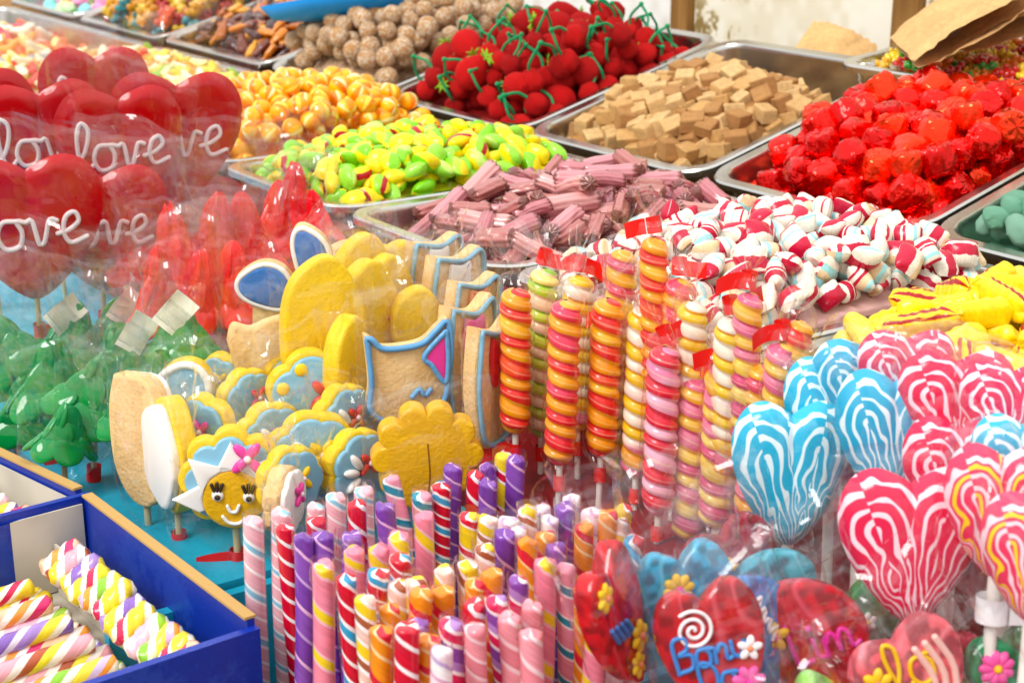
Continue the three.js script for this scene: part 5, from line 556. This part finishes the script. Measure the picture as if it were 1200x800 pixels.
// ---------------------------------------------------------------- greeting lollipops in bags
{
  const jm = (h) => { const a = pnoise(h.charCodeAt(2) * 3 + h.charCodeAt(4), 5), b = pnoise(h.charCodeAt(3) * 5 + 1, 18), c = hex(h), l = mix3(c, [255, 255, 255], 0.28), d = c.map((x) => x * 0.7), t = dataTex(128, 128, (u, v) => { const k = Math.abs(a(u, v * 0.5) - 0.5) * 2; return mix3(mix3(c, d, smooth(0.3, 0.8, b(u, v))), l, smooth(0.16, 0.02, k) * 0.8); }); t.repeat.set(1.6, 1.6); return new THREE.MeshPhysicalMaterial({ map: t, roughness: 0.16, clearcoat: 0.5, clearcoatRoughness: 0.06 }); };
  const yel = icing('#f7c60e'), pk = icing('#f01aa8'), bl = icing('#3a86d0'), wh = icing('#fdf2f2'), rose = icing('#f45aa8'), core = icing('#f08a5a');
  function greet(label, x, y, t, w, h, yaw, lean, m, deco) {
    const g = thing('greeting_lollipop', label, 'lollipop', 'bagged greeting lollipops'), W = M_(w, t), Hp = M_(h, t), H = place(g, x, y, t, 0.985, yaw + 0.2, lean + 0.1, -0.15); stick(g, H - Hp * 0.4, 0.0025, whiteStick);
    const pts = x % 2 ? circlePts(W / 2, Hp / 2, 56, (a) => 1 + 0.05 * Math.sin(a) + 0.03 * Math.cos(3 * a)) : Array.from({ length: 64 }, (_, i) => heartPt(i / 64 * 6.28319, W, Hp)); const c = part('candy', slab(pts, 0.011, 0.0028), m, g); c.position.y = H; deco?.(c, W, Hp, 0.006);
    const b = part('wrapper', bagGeo(W * 1.25, Hp * 0.9, Hp * 0.72, 0.013, Math.round(x + y), { fan: 0.16 }), film, g); b.position.y = H; return c;
  }
  const flower = (c, x, y, z, R, m = yel, k = core, n = 6) => { const f = part('flower', flowerGeo(R, n), m, c); f.position.set(x, y, z); part('flower_centre', new THREE.SphereGeometry(R * 0.26, 8, 6).translate(0, 0, R * 0.25), k, f); };
  const spiralPts = (R, n = 40) => Array.from({ length: n }, (_, i) => { const a = i / n * 15, r = R * (0.08 + 0.92 * i / n); return [r * Math.cos(a), r * Math.sin(a)]; });
  greet('red greeting lollipop seen aslant with yellow flowers and blue dashes beside the rock sticks', 722, 728, 0.8, 120, 190, 0.95, 0.22, jm('#e0101c'), (c, W, H, z) => { flower(c, -W * 0.25, H * 0.34, z, 0.0075); flower(c, W * 0.12, -H * 0.18, z, 0.0085); flower(c, -W * 0.05, -H * 0.32, z, 0.007); for (let i = 0; i < 4; i++) part('dash', tube([[-W * 0.3 + i * W * 0.1, H * 0.1 - i * H * 0.03, z], [-W * 0.24 + i * W * 0.1, -H * 0.02 - i * H * 0.03, z]], 0.0016, 4, 6), bl, c); });
  greet('turquoise greeting lollipop with yellow flower and pink initial behind the red spiral one', 812, 728, 0.83, 120, 190, 0.15, 0.1, jm('#3ab8e2'), (c, W, H, z) => { flower(c, -W * 0.1, H * 0.26, z, 0.0085, yel, pk, 8); part('lettering', script('B', 0.026, 0.0013, z, -W * 0.3, -H * 0.1), pk, c); });
  greet('red greeting lollipop with white icing spiral and blue lettering', 838, 768, 0.78, 130, 180, 0.1, 0.12, jm('#c4101c'), (c, W, H, z) => { part('icing_spiral', line(spiralPts(0.0105).map(([a, b]) => [a - W * 0.16, b + H * 0.24]), z, 0.001, false), wh, c); part('lettering', script('Bonu', 0.018, 0.0012, z, -W * 0.4, -H * 0.02), bl, c); part('lettering', script('Do', 0.018, 0.0012, z, -W * 0.22, -H * 0.22), bl, c); flower(c, W * 0.3, H * 0.02, z, 0.0065, wh, core, 5); flower(c, W * 0.22, -H * 0.2, z, 0.0085, rose, pk, 7); });
  greet('dark red greeting lollipop with a yellow flower tucked under the large blue heart', 862, 672, 0.9, 120, 130, 0.3, 0.25, jm('#a80c24'), (c, W, H, z) => flower(c, -W * 0.12, H * 0.1, z, 0.009));
  greet('blue greeting lollipop turned edge on with a white zigzag', 893, 742, 0.82, 110, 165, 0.75, 0.42, jm('#2f8fd8'), (c, W, H, z) => { part('zigzag', line(Array.from({ length: 15 }, (_, i) => [(i % 2 ? 1 : -1) * 0.004 + W * 0.05, H * 0.36 - i * H * 0.05]), z, 0.0012, false), wh, c); });
  greet('crimson greeting lollipop with yellow star flower and pink lettering', 945, 758, 0.83, 150, 165, 0.15, 0.3, jm('#cc0820'), (c, W, H, z) => { flower(c, -W * 0.22, H * 0.22, z, 0.0085, yel, rose, 5); part('lettering', script('Lim', 0.024, 0.0014, z, -W * 0.16, -H * 0.08, -0.1), pk, c); flower(c, W * 0.0, -H * 0.36, z, 0.008); });
  greet('pale lime greeting lollipop with a white daisy low beside the crimson one', 950, 845, 0.77, 90, 110, 0.6, 0.35, jm('#8cc85c'), (c, W, H, z) => flower(c, -W * 0.15, H * 0.22, z, 0.0085, wh, yel, 7));
  greet('pink and red marbled greeting lollipop with yellow piping', 1072, 800, 0.8, 140, 150, 0.3, 0.35, jm('#ee6a74'), (c, W, H, z) => { flower(c, -W * 0.32, H * 0.22, z, 0.0085); part('lettering', script('lo', 0.03, 0.0013, z, -W * 0.2, H * 0.0), yel, c); for (let i = 0; i < 3; i++) part('marbling', line([[W * (0.1 + i * 0.1), H * 0.3], [W * (0.14 + i * 0.1), 0], [W * (0.02 + i * 0.1), -H * 0.3]], z, 0.002, false), icing('#f8c8bc'), c); });
  greet('emerald greeting lollipop glimpsed through a wide crossing bag', 1010, 725, 0.89, 120, 90, 0.3, 0.3, jm('#0c9a58'), (c, W, H, z) => flower(c, 0, 0, z, 0.006, wh, yel));
  greet('rose greeting lollipop next to the emerald one with pink daisy', 1130, 800, 0.84, 90, 110, 0.5, 0.35, jm('#e0405c'), (c, W, H, z) => part('leaf', new THREE.SphereGeometry(0.004, 8, 6).scale(1, 1.8, 0.5).translate(0, H * 0.15, z), icing('#a8c81c'), c));
  greet('emerald greeting lollipop with a pink and gold daisy', 1190, 792, 0.82, 110, 120, 0.3, 0.2, jm('#0c8a50'), (c, W, H, z) => flower(c, -W * 0.22, H * 0.22, z, 0.0095, rose, yel, 9));
  greet('teal greeting lollipop behind the white zigzag one', 905, 690, 0.88, 110, 90, 0.25, 0.3, jm('#3cbcd0'), (c, W, H, z) => flower(c, 0, -H * 0.1, z, 0.006, pk, yel));
}
for (const o of new Set((() => { const l = []; scene.traverse((m) => m.isMesh && l.push(m.material)); return l; })())) if (o !== film && !o.metalness && o.isMeshPhysicalMaterial) o.specularIntensity = 0.6;
renderer.render(scene, camera);
